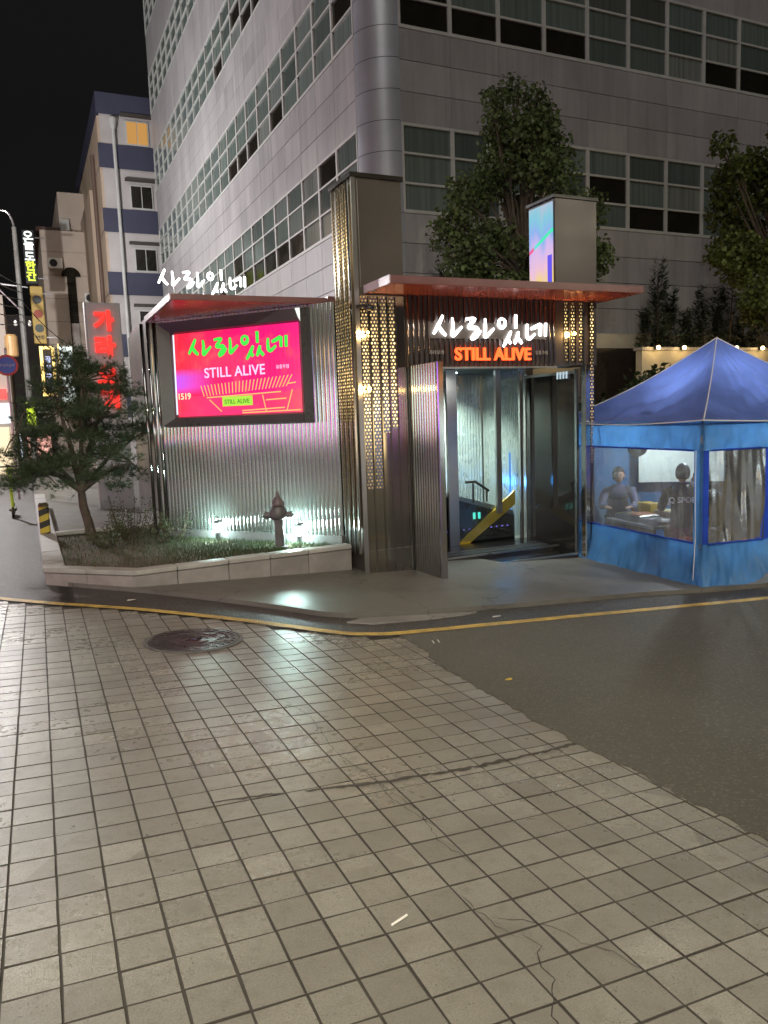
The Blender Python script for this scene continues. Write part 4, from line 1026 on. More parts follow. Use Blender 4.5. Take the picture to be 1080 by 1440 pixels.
part('corner_piping', MB().tube([TPt(-.02, .10, W1), TPt(-.03, .09, .6), TPt(-.03, .08, .1), TPt(-.10, .03, -.38)], .005, 6), M_piping, tent)
# back walls
part('back_wall', MB().add([TPt(.0, TS, -.62), TPt(TS, TS, -.7), TPt(TS, TS, EZ), TPt(0, TS, EZ)], [(0, 1, 2, 3)]), M_wallblue, tent)
part('back_wall', MB().add([TPt(TS, 0, -.66), TPt(TS, TS, -.72), TPt(TS, TS, EZ), TPt(TS, 0, EZ)], [(0, 1, 2, 3)]), fabric('tent_back_dark', (.09, .085, .08), .2), tent)
for a, b in ((.03, .05), (TS-.05, .05), (.05, TS-.05), (TS-.05, TS-.05)):
    p = TPt(a, b, 0); part('leg', MB().box(p.x-.02, p.x+.02, p.y-.02, p.y+.02, gz(p.x, p.y, .028), EZ), M_alu, tent)
    part('foot_plate', MB().box(p.x-.06, p.x+.06, p.y-.06, p.y+.06, gz(p.x, p.y, .0)+.02, gz(p.x, p.y, .05)), M_alu, tent)
for side in range(4):
    def Q(s, z): return (TPt(s, .06, z), TPt(.06, s, z), TPt(s, TS-.06, z), TPt(TS-.06, s, z))[side]
    part('eave_bar', MB().tube([Q(.06, EZ-.04), Q(TS-.06, EZ-.04)], .014, 6), M_alu, tent)
# things inside the tent
FZ = gz(8.3, 7.9, .03)
ws = link('white_banner', MB().add([TPt(1.24, 2.82, .5), TPt(2.9, 2.82, .42), TPt(2.9, 2.82, 1.3), TPt(1.24, 2.82, 1.3)], [(0, 1, 2, 3)]).mesh('white_banner', mottled('banner_white', (.72, .78, .72), .6, 2, .08, 30, bump=0))); tag(ws, 'pale blank sheet hung at the back of the tent', 'sheet')
tb = thing('folding_table', 'dark cooking counter inside the tent with trays on top', 'table', tuple(TPt(.75, 1.7, FZ)))
def tbox(a0, a1, b0, b1, z0, z1, bev=.006):
    Mx = Matrix(((te.x, td.x, 0, TC.x), (te.y, td.y, 0, TC.y), (0, 0, 1, 0), (0, 0, 0, 1)))
    return MB().bevbox(a0, a1, b0, b1, z0, z1, bev, Mx)
part('counter_top', tbox(.3, 1.1, 1.25, 2.36, FZ+.56, FZ+.60), mottled('counter_grey', (.25, .26, .26), .4, 5, .2, 40), tb)
part('counter_front', tbox(.34, .38, 1.3, 2.32, FZ, FZ+.555), mottled('counter_dark', (.03, .03, .028), .5, 5, .2, 40), tb)
for k, (a, b, w, l_, h) in enumerate(((.4, 1.3, .3, .34, .05), (.42, 1.7, .34, .35, .08), (.45, 2.08, .3, .24, .06), (.8, 1.4, .22, .5, .12))):
    t_ = thing('food_tray', ('shallow steel tray at the near end of the tent counter', 'deep steel tray in the middle of the tent counter', 'small steel tray at the far end of the tent counter', 'tall steel tray at the back of the tent counter')[k], 'tray', tuple(TPt(a, b, FZ+.602)))
    part('pan', tbox(a, a+w, b, b+l_, FZ+.603, FZ+.603+h), M_alu, t_); part('contents', tbox(a+.02, a+w-.02, b+.02, b+l_-.02, FZ+.604+h, FZ+.614+h), mottled('food_%d' % k, ((.5, .5, .48), (.35, .12, .05), (.2, .25, .1), (.45, .4, .2))[k], .6, 20, .4, 60), t_)
stv = thing('gas_stove', 'small stove with a glowing red bar inside the tent', 'stove', tuple(TPt(.3, .75, FZ)))
part('cabinet', tbox(.12, .36, .62, .9, FZ, FZ+.42), M_dark, stv); part('top_plate', tbox(.10, .38, .60, .92, FZ+.421, FZ+.45), M_steel_dark, stv)
part('heater_bar', MB().add([TPt(.112, .72, FZ+.08), TPt(.112, .79, FZ+.08), TPt(.112, .79, FZ+.36), TPt(.112, .72, FZ+.36)], [(3, 2, 1, 0)]), emis('red_heater', (1, .05, .02), .8), stv)
def bottle(label, a, b, c_, h=.2):
    p = TPt(a, b, FZ+.601); t = thing('bottle', label, 'bottle', tuple(p), 'bottles on the tent counter')
    part('glass', MB().lathe([(.03, 0), (.033, .01), (.033, h*.6), (.014, h*.78), (.013, h*.95)], 12, tuple(p)), mottled('bottle_' + label[:5], c_, .25, 8, .1, 40, bump=0), t, smooth=True)
    part('cap', MB().lathe([(.015, h*.951), (.015, h*1.03)], 10, tuple(p)), M_paper, t)
bottle('green bottle at the near end of the tent counter', .9, 1.29, (.03, .16, .06), .24); bottle('brown sauce bottle on the tent counter', 1.0, 1.33, (.18, .05, .02)); bottle('white bottle at the far end of the tent counter', 1.02, 1.97, (.6, .6, .58)); bottle('red sauce bottle by the yellow box', .76, 2.3, (.45, .04, .03))
yb = tag(link('yellow_box', tbox(.82, 1.02, 2.0, 2.3, FZ+.605, FZ+.8).mesh('yellow_box', M_yellow_panel)), 'yellow box on the cooking counter in the tent', 'box')
fan = thing('hanging_fan', 'small dark fan hanging under the tent roof', 'fan', tuple(TPt(.5, 1.9, 1.1)))
part('cage', MB().tube([TPt(.5, 1.9, 1.1)+Vector((.02, 0, 0)), TPt(.5, 1.9, 1.1)-td*.08], [.14, .12], 18), mottled('fan_grey', (.10, .085, .08), .4, 5, .2, 30, bump=0), fan)
part('stem', MB().tube([TPt(.5, 1.9, 1.2), TPt(.5, 1.9, 1.6)], .012, 8), M_black, fan)
lampT = thing('tent_lamp', 'bright bulb hanging under the tent roof', 'lamp', tuple(TPt(1.5, 1.6, 1.75)))
part('bulb', MB().ball(TPt(1.5, 1.6, 1.75), .05), emis('tent_bulb', (.95, 1, .98), 12), lampT, smooth=True)
part('cord', MB().tube([TPt(1.5, 1.6, 1.8), TPt(1.5, 1.6, 2.45)], .006, 6), M_black, lampT)
lamp(lampT, 'tent_light', 'POINT', TPt(1.5, 1.6, 1.66), 60, (.92, 1, .97), shadow_soft_size=.06)

# people inside the tent
M_skin = mottled('skin', (.45, .28, .21), .5, 6, .1, 40, bump=0); M_hair = mottled('black_hair', (.012, .01, .01), .45, 20, .3, 80, bump=.2)
def skinned(name, verts, edges, rad, mats, parent, sub=2):
    off = parent.location; me = bpy.data.meshes.new(name); me.from_pydata([tuple(Vector(v)-off) for v in verts], edges, []); o = link(name, me, parent)
    md = o.modifiers.new('skin', 'SKIN'); md.use_smooth_shade = True
    for i, rr_ in enumerate(rad): me.skin_vertices[0].data[i].radius = (rr_, rr_) if not isinstance(rr_, tuple) else rr_
    me.skin_vertices[0].data[0].use_root = True
    sb = o.modifiers.new('sub', 'SUBSURF'); sb.levels = sub; sb.render_levels = sub
    bpy.context.view_layer.update()
    m2 = bpy.data.meshes.new_from_object(o.evaluated_get(bpy.context.evaluated_depsgraph_get()))
    o.modifiers.clear(); o.data = m2; m2.materials.clear(); m2.materials.append(mats)
    m2.polygons.foreach_set('use_smooth', [True]*len(m2.polygons)); return o
def person(label, pos, face, coat, trousers, lean=.12, sit=False, arms='fwd', hair=True, mask=False, sc=1.0):
    f = Vector((cos(face), sin(face), 0)); s = Vector((-f.y, f.x, 0)); p = Vector(pos)
    t = thing('person', label, 'person', pos)
    hipz = .50 if sit else .92
    def J(fw, sd, z): return p + f*fw*sc + s*sd*sc + UZ*z*sc
    hip = J(0, 0, hipz); ch = hipz
    body_v = [hip, J(.02, 0, ch+.18), J(.05+lean*.4, 0, ch+.36), J(.06+lean*.7, 0, ch+.47), J(.06+lean, 0, ch+.55)]
    body_e = [(0, 1), (1, 2), (2, 3), (3, 4)]; rad = [(.17, .12), (.165, .12), (.185, .12), (.14, .09), (.062, .06)]
    for q in (-1, 1):
        b = len(body_v); sh = J(.06+lean*.7, q*.19, ch+.45)
        if arms == 'fwd': el = J(.20+lean, q*.25, ch+.24); wr = J(.42+lean, q*.17, ch+.26)
        else: el = J(-.02+lean*.5, q*.27, ch+.20); wr = J(.14+lean, q*.24, ch+.0)
        body_v += [sh, el, wr]; body_e += [(3, b), (b, b+1), (b+1, b+2)]; rad += [.075, .058, .042]
        # hand with five fingers
        hd = (wr-el).normalized(); hv = [wr, wr+hd*.045*sc, wr+hd*.085*sc]; he = [(0, 1), (1, 2)]; hr_ = [.026, (.036, .018), (.034, .014)]
        side = hd.cross(UZ).normalized()
        for k in range(4):
            n0 = len(hv); o_ = side*(-.028+.019*k)*sc; L_ = (.055, .066, .062, .048)[k]*sc
            hv += [wr+hd*.09*sc+o_, wr+hd*(.09*sc+L_*.55)+o_-UZ*.008, wr+hd*(.09*sc+L_)+o_-UZ*.028]; he += [(2, n0), (n0, n0+1), (n0+1, n0+2)]; hr_ += [.0085, .008, .007]
        n0 = len(hv); hv += [wr+hd*.05*sc-side*.036*q, wr+hd*.085*sc-side*.055*q-UZ*.01]; he += [(1, n0), (n0, n0+1)]; hr_ += [.010, .008]
        skinned('hand', hv, he, hr_, M_skin, t, 1)
    for q in (-1, 1):
        b = len(body_v)
        if sit: kn = J(.42, q*.13, .50); an = J(.40, q*.13, .10); to = J(.55, q*.14, .04)
        else: kn = J(.03, q*.11, .49); an = J(-.02, q*.11, .09); to = J(.14, q*.13, .04)
        body_v += [J(.02, q*.10, hipz-.05), kn, an, to]; body_e += [(0, b), (b, b+1), (b+1, b+2), (b+2, b+3)]; rad += [.098, .068, .048, .042]
    skinned('body', body_v, body_e, rad, coat, t)
    # trousers shell
    tv = [hip - UZ*.02]; tedge = []; tr_ = [(.178, .128)]
    for q in (-1, 1):
        b = len(tv)
        if sit: pts = [J(.02, q*.10, hipz-.05), J(.42, q*.13, .50), J(.40, q*.13, .13)]
        else: pts = [J(.02, q*.10, hipz-.05), J(.03, q*.11, .49), J(-.02, q*.11, .12)]
        tv += pts; tedge += [(0, b), (b, b+1), (b+1, b+2)]; tr_ += [.106, .076, .058]
    skinned('trousers', tv, tedge, tr_, trousers, t)
    # head with face
    hc = J(.085+lean*1.15, 0, ch+.69); hm = MB()
    R_ = Matrix(((f.x, s.x, 0, hc.x), (f.y, s.y, 0, hc.y), (0, 0, 1, hc.z), (0, 0, 0, 1)))
    nu, nv = 20, 14; vs = []
    for j in range(nv+1):
        a = -pi/2+pi*j/nv
        for i in range(nu):
            w = 2*pi*i/nu; x, y, z = cos(a)*cos(w)*.096, cos(a)*sin(w)*.077, sin(a)*.118
            if z < 0: x *= 1+z*1.2; y *= 1+z*2.2; x += -z*.10
            if x > .06 and abs(y) < .02 and -.045 < z < .02: x += .024
            if x > .06 and .012 < abs(y) < .05 and .0 < z < .035: x -= .012
            vs.append(R_ @ Vector((x*sc, y*sc, z*sc)))
    hm.add(vs, [(j*nu+i, j*nu+(i+1) % nu, (j+1)*nu+(i+1) % nu, (j+1)*nu+i) for j in range(nv) for i in range(nu)])
    for q in (-1, 1):
        e = R_ @ Vector((-.005, q*.078, -.005)); hm.ball(tuple(e), (.016, .012, .03), 8, 6)
    hd_ = part('head', hm, M_skin, t, smooth=True)
    for q in (-1, 1): part('eye', MB().ball(tuple(R_ @ Vector((.083, q*.031, .014))), .011, 8, 6), M_black, hd_, smooth=True)
    part('mouth', MB().ball(tuple(R_ @ Vector((.088, 0, -.058))), (.008, .02, .006), 8, 6), mottled('lips', (.35, .13, .12), .5, 6, .1, 40, bump=0), hd_, smooth=True)
    if hair:
        hs = []
        for j in range(nv+1):
            a = -pi/2+pi*j/nv
            for i in range(nu):
                w = 2*pi*i/nu; x, y, z = cos(a)*cos(w)*.108-.012, cos(a)*sin(w)*.090, sin(a)*.126+.012
                if x > .02 and z < .055: x, y, z = x*.55, y*.8, max(z, .0)
                if z < -.06: z = -.06
                hs.append(R_ @ Vector((x*sc, y*sc, z*sc)))
        part('hair', MB().add(hs, [(j*nu+i, j*nu+(i+1) % nu, (j+1)*nu+(i+1) % nu, (j+1)*nu+i) for j in range(nv) for i in range(nu)]), M_hair, t, smooth=True)
    if mask: part('face_mask', MB().ball(tuple(R_ @ Vector((.055, 0, -.05))), (.062, .068, .052), 12, 8), mottled('mask_white', (.75, .75, .75), .6, 8, .05, 40, bump=0), t, smooth=True)
    return t, J
M_coat1 = mottled('dark_blue_coat', (.10, .10, .17), .7, 8, .2, 60); M_coat2 = mottled('black_jacket', (.012, .012, .014), .6, 8, .2, 60); M_maroon = mottled('maroon_trousers', (.10, .015, .025), .7, 8, .2, 60); M_trs = mottled('dark_trousers', (.02, .02, .025), .7, 8, .2, 60)
def fpos(a, b):
    p = TPt(a, b, 0); return (p.x, p.y, gz(p.x, p.y, .03))
az = lambda dx, dy: atan2(dy, dx)
person('person in dark clothes facing out behind the tent counter, bare-headed', fpos(.8, 2.72), az(-.66, -.75), M_coat1, M_trs, .1, True, 'fwd')
pt, J2 = person('person seen from behind in a black jacket with white lettering', fpos(.58, 1.0), az(.62, .78), M_coat2, M_maroon, .1, True, 'fwd', True, False, 1.05)
# lettering across the shoulders of the jacket
bf = Vector((.62, .78, 0)); bs = Vector((-.78, .62, 0))
text('jacket_lettering', 'Q SPORT', J2(-.105, .195, .845), -bs, (UZ + bf*.25).normalized(), .40, emis('jacket_print', (.8, .8, .8), .0, (.75, .75, .75)), pt, .004, .02)
person('seated person in black with a white face mask behind the right tent window', fpos(1.0, .6), az(-.2, .5), M_coat2, M_trs, .3, True, 'down', True, True)
def stool(label, a, b):
    p = fpos(a, b); t = thing('stool', label, 'stool', p, 'round stools inside the tent')
    part('seat', MB().lathe([(.15, .42), (.16, .43), (.16, .455), (.14, .465)], 18, p), mottled('stool_red', (.55, .03, .02), .4, 5, .1, 30, bump=0), t)
    for k in range(4):
        w = pi/4+k*pi/2; part('leg', MB().tube([(p[0]+.11*cos(w), p[1]+.11*sin(w), p[2]+.43), (p[0]+.16*cos(w), p[1]+.16*sin(w), p[2])], .012, 8), M_alu, t)
stool('stool under the person in the lettered jacket', .58, 1.0); stool('stool under the masked person', 1.0, .6); stool('stool under the person facing out of the tent', .8, 2.72)
stool('red-topped stool standing empty behind the right tent window', 1.75, .55)

# ------------------------------------------------------------------ office building
XB, YB, RC = 7.03, 15.4, .72
BAY = 1.235; FL = 3.73; WB0 = 5.98; WH = 1.85; ZB = -1.4
M_clad = None
def clad_mat():
    N = NT('cladding_panel'); p = N.pos(); r = N.n('ShaderNodeObjectInfo').outputs['Random']
    mp = N.n('ShaderNodeMapping'); mp.inputs['Scale'].default_value = (1, 1, .35); N.l(p, mp.inputs[0])
    a = N.noise(mp.outputs[0], .9, 5, .65); b = N.noise(p, 60, 3)
    mp2 = N.n('ShaderNodeMapping'); mp2.inputs['Scale'].default_value = (5, 5, .22); N.l(p, mp2.inputs[0]); stv_ = N.noise(mp2.outputs[0], 1.0, 5, .7)
    c = N.ramp(N.math('ADD', N.math('MULTIPLY', a, .75), N.math('MULTIPLY', r, .25)), [(.3, (.25, .245, .25)), (.6, (.36, .35, .355)), (.8, (.45, .44, .445))])
    c = N.mix(N.ramp(stv_, [(.5, 0.0), (.75, .45)]), c, (.5, .48, .48)); c = N.mix(N.ramp(stv_, [(.28, .5), (.46, 0.0)]), c, (.17, .165, .17))
    N.set(Base_Color=c, Roughness=.5); N.bump(b, .08, .004); return N.m
M_clad = clad_mat()
M_colp = mottled('corner_panel_metal', (.42, .45, .49), .34, 1.2, .1, 30, metallic=.35, bump=0)
M_wfr = mottled('window_frame_pale', (.48, .49, .47), .45, 3, .12, 40, bump=0)
def pane_mat():
    N = NT('office_glass'); r = N.n('ShaderNodeObjectInfo').outputs['Random']; p = N.pos()
    mp = N.n('ShaderNodeMapping'); mp.inputs['Scale'].default_value = (7, 7, .12); N.l(p, mp.inputs[0]); cur = N.noise(mp.outputs[0], 1.5, 2)
    c = N.ramp(r, [(0, (.12, .155, .14)), (.25, (.18, .22, .20)), (.5, (.08, .10, .092)), (.75, (.15, .19, .175)), (.92, (.22, .24, .225)), (1, (.05, .055, .05))])
    c = N.mix(N.ramp(cur, [(.4, 0.0), (.7, .5)]), c, (.04, .055, .05))
    N.set(Base_Color=c, Roughness=.12); N.b.inputs['Specular IOR Level'].default_value = .6; return N.m
M_pane = pane_mat(); M_pane_dark = mottled('office_glass_dark', (.016, .014, .010), .12, 2, .3, 20, bump=0)
ob = thing('office_building', 'large grey panelled office block with window bands and a rounded corner', 'building', (XB, YB, gz(XB, YB)))
NL, NR = 21, 13; TOPZ = 27.0
part('core', MB().prism([(XB+.06, YB+RC), (XB+.06, YB+RC+NL*BAY+.1), (26, YB+RC+NL*BAY+.1), (26, YB+.06), (XB+RC, YB+.06), (XB+RC*.32, YB+RC*.32)], ZB, TOPZ), mottled('core_dark', (.06, .06, .058), .8, 2, .2, 30), ob)
ZS = []
z = WB0
while z > ZB: z -= .6267
zb = z
bands = [WB0+FL*k for k in range(6)]
def in_band(z0, z1):
    m = (z0+z1)/2
    return any(b < m < b+WH for b in bands)
rows = []; z = WB0-.6267*12
rowsz = [WB0-.6267*(k+1) for k in range(12)]
for k in range(6):
    rowsz += [bands[k]+WH + .6267*j for j in range(3)]
pm_l = MB().bevbox(0, .05, .005, BAY-.005, .005, .62, .004).mesh('cladding_panel', M_clad)
pm_r = MB().bevbox(.005, BAY-.005, 0, .05, .005, .62, .004).mesh('cladding_panel', M_clad)
cand = []
for z0 in rowsz:
    for i in range(NL):
        y = YB+RC+i*BAY; d = math.hypot(XB, y+.6); cand.append((-(XB/d)/(d*d)*(1 if z0 > 2.8 and z0 < 24 else .01), 'L', y, z0))
    if z0 < 16:
        for i in range(NR):
            x = XB+RC+i*BAY; d = math.hypot(x+.6, YB); cand.append((-(YB/d)/(d*d)*(1 if -.2 < z0 < 12 and x < 17.5 else .01), 'R', x, z0))
cand.sort(); restL = MB()
ol = ob.location
for k, (sc_, side, u, z0) in enumerate(cand):
    if k < 300:
        o = link('cladding_panel', pm_l if side == 'L' else pm_r, ob); o.location = Vector((XB, u, z0) if side == 'L' else (u, YB, z0)) - ol
    elif side == 'L': restL.box(XB, XB+.05, u+.005, u+BAY-.005, z0+.005, z0+.62)
    else: restL.box(u+.005, u+BAY-.005, YB, YB+.05, z0+.005, z0+.62)
part('far_cladding', restL, M_clad, ob, kind='stuff')
# curved corner panels
cv = MB(); vs = []; nA = 12
for zz in (.006, .62):
    for k in range(nA+1):
        a = pi + (pi/2)*k/nA; vs.append((RC+RC*cos(a), RC+RC*sin(a), zz))
cv.add(vs, [(k, k+1, nA+2+k, nA+1+k) for k in range(nA)])
cm = cv.mesh('corner_panel', M_colp, True)
z = WB0-.6267*12
while z < 14:
    o = link('corner_panel', cm, ob); o.location = Vector((XB, YB, z)) - ol; z += .6267
part('corner_core', MB().lathe([(RC-.02, ZB), (RC-.02, TOPZ)], 24, (XB+RC, YB+RC, 0)), M_grout, ob)
part('upper_corner', MB().add([(XB+RC+RC*cos(pi+(pi/2)*k/nA), YB+RC+RC*sin(pi+(pi/2)*k/nA), zz) for zz in (z, TOPZ) for k in range(nA+1)], [(k, k+1, nA+2+k, nA+1+k) for k in range(nA)]), M_colp, ob)
# windows: frame + three panes each
def frame_mesh(side):
    mb = MB(); f = .045; t = .05
    def bx(u0, u1, z0, z1, d0=-.012, d1=.06):
        mb.box(*((d0, d1, u0, u1) if side == 'L' else (u0, u1, d0, d1)), z0, z1)
    bx(0, f, 0, WH); bx(BAY-f, BAY, 0, WH); bx(f, BAY-f, 0, .07); bx(f, BAY-f, WH-.06, WH)
    for k in (1, 2): bx(f, BAY-f, WH*k/3-.022, WH*k/3+.022)
    return mb.mesh('window', M_wfr)
fm = {'L': frame_mesh('L'), 'R': frame_mesh('R')}
def pane_box(side, k):
    z0, z1 = ((.07, WH/3-.022), (WH/3+.022, 2*WH/3-.022), (2*WH/3+.022, WH-.06))[k]
    a = (.03, .04, .045, BAY-.045) if side == 'L' else (.045, BAY-.045, .03, .04)
    return a + (z0, z1)
pmsh = {(s, k, d): MB().box(*pane_box(s, k)).mesh('pane', M_pane_dark if d else M_pane) for s in 'LR' for k in range(3) for d in (0, 1)}
wins = []
for bi, b0 in enumerate(bands):
    for i in range(NL):
        y = YB+RC+i*BAY; d = math.hypot(XB, y); wins.append((-(XB/d)/(d*d)/(1+.02*bi), 'L', y, b0, bi))
    if bi < 3:
        for i in range(NR):
            x = XB+RC+i*BAY; d = math.hypot(x, YB); wins.append((-(YB/d)/(d*d), 'R', x, b0, bi))
wins.sort(); rw = random.Random(12); restp = MB(); npane = 0
for (sc_, side, u, b0, bi) in wins:
    w = link('window', fm[side], ob); w.location = Vector((XB, u, b0) if side == 'L' else (u, YB, b0)) - ol
    for k in range(3):
        dark = (k == 0 and rw.random() < .42) or (k > 0 and rw.random() < .06)
        if npane < 300: link('pane', pmsh[(side, k, 1 if dark else 0)], w); npane += 1
        else:
            p = pane_box(side, k); restp.box(p[0]+w.location.x+ol.x, p[1]+w.location.x+ol.x, p[2]+w.location.y+ol.y, p[3]+w.location.y+ol.y, p[4]+b0, p[5]+b0)
part('far_panes', restp, M_pane, ob, kind='stuff')
# entrance at ground level on the right face
M_cream = mottled('cream_wall', (.40, .36, .28), .7, 2, .15, 30)
part('entrance_wall', MB().box(9.0, 20, YB-.35, YB-.01, ZB, 3.45), M_cream, ob)
part('entrance_door', MB().box(12.4, 13.9, YB-.40, YB-.34, -.6, 3.1), mottled('dark_door', (.03, .022, .018), .3, 3, .2, 30, bump=0), ob)
part('entrance_post', MB().box(12.15, 12.35, YB-.55, YB-.36, -.8, 3.4), M_alu, ob)

# low garden wall with a row of small lamps
gw = thing('garden_wall', 'low cream garden wall behind the tent with lamps along it', 'wall', (15.5, 13.9, gz(15.5, 13.9)))
part('wall', MB().box(13.0, 20, 13.9, 14.1, -1.2, 2.95), M_cream, gw); part('wall_coping', MB().box(12.96, 20.04, 13.86, 14.14, 2.951, 3.02), M_granite, gw)
for x, l in ((13.35, 'first warm garden wall lamp, beside the dark entrance door'), (14.15, 'warm garden wall lamp just left of the tent peak'), (15.05, 'small warm garden wall lamp just right of the tent peak'), (15.85, 'bright warm garden wall lamp further right of the tent peak'), (16.75, 'warm garden wall lamp at the right edge of the picture')):
    t = thing('wall_lamp', l, 'lamp', (x, 13.78, 3.02), 'warm lamps along the garden wall')
    part('bulb', MB().ball((x, 13.75, 3.0), .045, 10, 8), M_wallbulb, t, smooth=True); part('bracket', MB().box(x-.03, x+.03, 13.79, 13.86, 2.96, 3.05), M_black, t)
    lamp(t, 'wall_lamp_light', 'POINT', (x, 13.66, 3.0), 3.2, (1, .68, .3), shadow_soft_size=.05)
t = thing('wall_lamp', 'small warm lamp on the entrance wall right of the steel post', 'lamp', (11.35, 14.9, 3.3)); part('bulb', MB().ball((11.35, 14.9, 3.3), .05, 10, 8), M_wallbulb, t, smooth=True); part('bracket', MB().box(11.32, 11.38, 14.94, 15.06, 3.26, 3.34), M_black, t)
lamp(t, 'wall_lamp_light', 'POINT', (11.35, 14.8, 3.25), 6, (1, .72, .35), shadow_soft_size=.05)

# ------------------------------------------------------------------ street on the left
def bld_part(t, name, b, mat): return part(name, MB().box(*b), mat, t)
M_blueband = mottled('blue_band_paint', (.045, .048, .085), .6, 1, .12, 20, bump=0); M_pale = mottled('pale_render', (.44, .42, .41), .7, .8, .15, 20); M_peach = mottled('peach_render', (.46, .36, .27), .7, .8, .12, 20)
bb = thing('banded_building', 'apartment block with dark blue bands and small sash windows', 'building', (4.6, 43, gz(4.6, 43)))
bld_part(bb, 'wall', (4.62, 12, 43, 60, -2, 17.3), M_pale)
part('side_wall', MB().box(4.50, 4.62, 43.05, 60, -2, 17.2), M_peach, bb)
bld_part(bb, 'parapet', (4.48, 12.1, 42.9, 60.1, 17.3, 18.3), M_blueband)
for k in range(5):
    z0 = 14.85-3.15*k
    bld_part(bb, 'blue_band', (4.46, 7.6, 42.92, 43.0, z0-.15, z0+1.0), M_blueband)
    w = bld_part(bb, 'window', (5.85, 7.0, 42.94, 43.0, z0+1.05, z0+2.25), M_wfr)
    for q in range(2): part('pane', MB().box(5.92+.53*q, 6.40+.53*q, 42.92, 42.936, z0+1.12, z0+2.18), (emis('amber_window', (1, .5, .12), .22) if k == 0 else M_pane_dark), w)
    bld_part(bb, 'window_hood', (5.65, 7.2, 42.8, 43.0, z0+2.42, z0+2.56), M_grout)
    bld_part(bb, 'side_seam', (4.47, 4.50, 43.0, 60, z0-.02, z0+.03), M_granite)
part('drainpipe', MB().tube([(5.25, 42.86, 17.0), (5.25, 42.86, -1)], .09, 10), M_wfr, bb)
part('rain_hopper', MB().lathe([(.12, 16.6), (.2, 17.0), (.2, 17.1)], 12, (5.25, 42.86, 0)), M_wfr, bb)
part('side_drainpipe', MB().tube([(4.40, 45.5, 16), (4.40, 45.5, -1)], .12, 8), mottled('brown_pipe', (.12, .08, .06), .6, 3, .1, 30, bump=0), bb)
part('side_wing', MB().box(4.2, 4.6, 46.5, 60, -2, 14.5), M_peach, bb)
M_beige = mottled('beige_stone', (.50, .42, .35), .7, .7, .15, 16)
be = thing('beige_building', 'beige stone building with arched slot windows beside the street', 'building', (1.7, 52, gz(1.7, 52)))
bld_part(be, 'wall', (1.70, 9, 52, 64, -2, 13.5), M_beige)
bld_part(be, 'upper_block', (2.95, 9, 54, 64, 13.5, 16.3), M_beige)
bld_part(be, 'roof_edge', (1.5, 2.9, 52.3, 64, 13.5, 13.75), mottled('roof_tile_brown', (.10, .06, .05), .8, 2, .2, 30))
bld_part(be, 'rooftop_box', (3.0, 3.5, 53.6, 53.98, 13.6, 14.6), M_wfr)
for k in range(9): bld_part(be, 'stone_course', (1.71, 9, 51.985, 51.999, 1.2+k*1.38, 1.225+k*1.38), M_granite)
def arch(mb, xc, z0, z1, w, y, d=.06):
    n_ = 12; pts = [(xc-w, z0), (xc+w, z0), (xc+w, z1)] + [(xc+w*cos(pi*k/n_), z1+w*sin(pi*k/n_)) for k in range(1, n_)] + [(xc-w, z1)]
    m = len(pts); mb.add([(x, y, z) for x, z in pts] + [(x, y-d, z) for x, z in pts], [tuple(range(m)), tuple(range(2*m-1, m-1, -1))] + [(i, m+i, m+(i+1) % m, (i+1) % m) for i in range(m)])
    return mb
part('slot_window', MB().box(3.0, 3.5, 51.93, 51.98, 1, 10.8), M_pane_dark, be)
part('arch_head', arch(MB(), 3.25, 10.801, 10.81, .55, 51.98), M_pane_dark, be)
part('arch_window', arch(MB(), 5.0, 3, 8.6, 1.0, 51.98), M_pane_dark, be)
sp_ = part('arch_notice', MB().box(3.05, 3.5, 51.88, 51.925, 6.3, 8.0), mottled('notice_pale', (.4, .36, .34), .6, 3, .2, 30, bump=0), be)
part('lit_window', MB().box(2.2, 2.95, 51.9, 51.97, 3.2, 6.6), M_whitebox, be)

# vertical shop signs hanging over the street
def vsign(name, label, x0, x1, y, z0, z1, mat, frame=None):
    t = thing(name, label, 'sign', ((x0+x1)/2, y, z0)); part('box', MB().bevbox(x0, x1, y, y+.3, z0, z1, .03), mat, t)
    part('bracket', MB().box(x1, x1+.5, y+.12, y+.18, z1-.4, z1-.34).box(x1, x1+.5, y+.12, y+.18, z0+.3, z0+.36), M_alu, t); return t
Ys = 46.0
s1 = vsign('vertical_sign', 'tall dark shop sign with white and yellow lit characters', .62, 1.22, Ys, 9.3, 12.1, M_black)
for k, (ch, m_) in enumerate((('오', M_whitebox), ('늘', M_whitebox), ('도', M_whitebox), ('한', M_yel_led), ('잔', M_yel_led))):
    text('character', ch, Vector((.68, Ys-.02, 11.58-.53*k)), UX, UZ, .48, m_, s1, .02, .03)
s2 = vsign('vertical_sign', 'ochre picture sign under the lit yellow characters', .78, 1.40, Ys, 6.2, 9.2, mottled('ochre_sign', (.52, .36, .09), .5, 2, .15, 20, bump=0))
for k in range(3): part('picture', MB().tube([(1.09, Ys-.005, 8.5-.75*k), (1.09, Ys-.02, 8.5-.75*k)], .22, 16), mottled('sign_dish_%d' % k, ((.05, .06, .06), (.35, .06, .03), (.07, .09, .08))[k], .5, 6, .3, 20, bump=0), s2)
text('character', '안주', Vector((.9, Ys-.02, 6.4)), UX, UZ, .42, M_black, s2, .02, .02)
s3 = vsign('vertical_sign', 'dark sign with a glowing warm frame and small bluish characters', .98, 1.72, Ys, 3.4, 6.05, M_grout)
part('lit_frame', MB().box(.98, 1.72, Ys-.06, Ys-.005, 5.9, 6.05).box(.98, 1.72, Ys-.06, Ys-.005, 3.4, 3.55).box(.98, 1.13, Ys-.06, Ys-.005, 3.55, 5.9).box(1.57, 1.72, Ys-.06, Ys-.005, 3.55, 5.9), M_warm_led, s3)
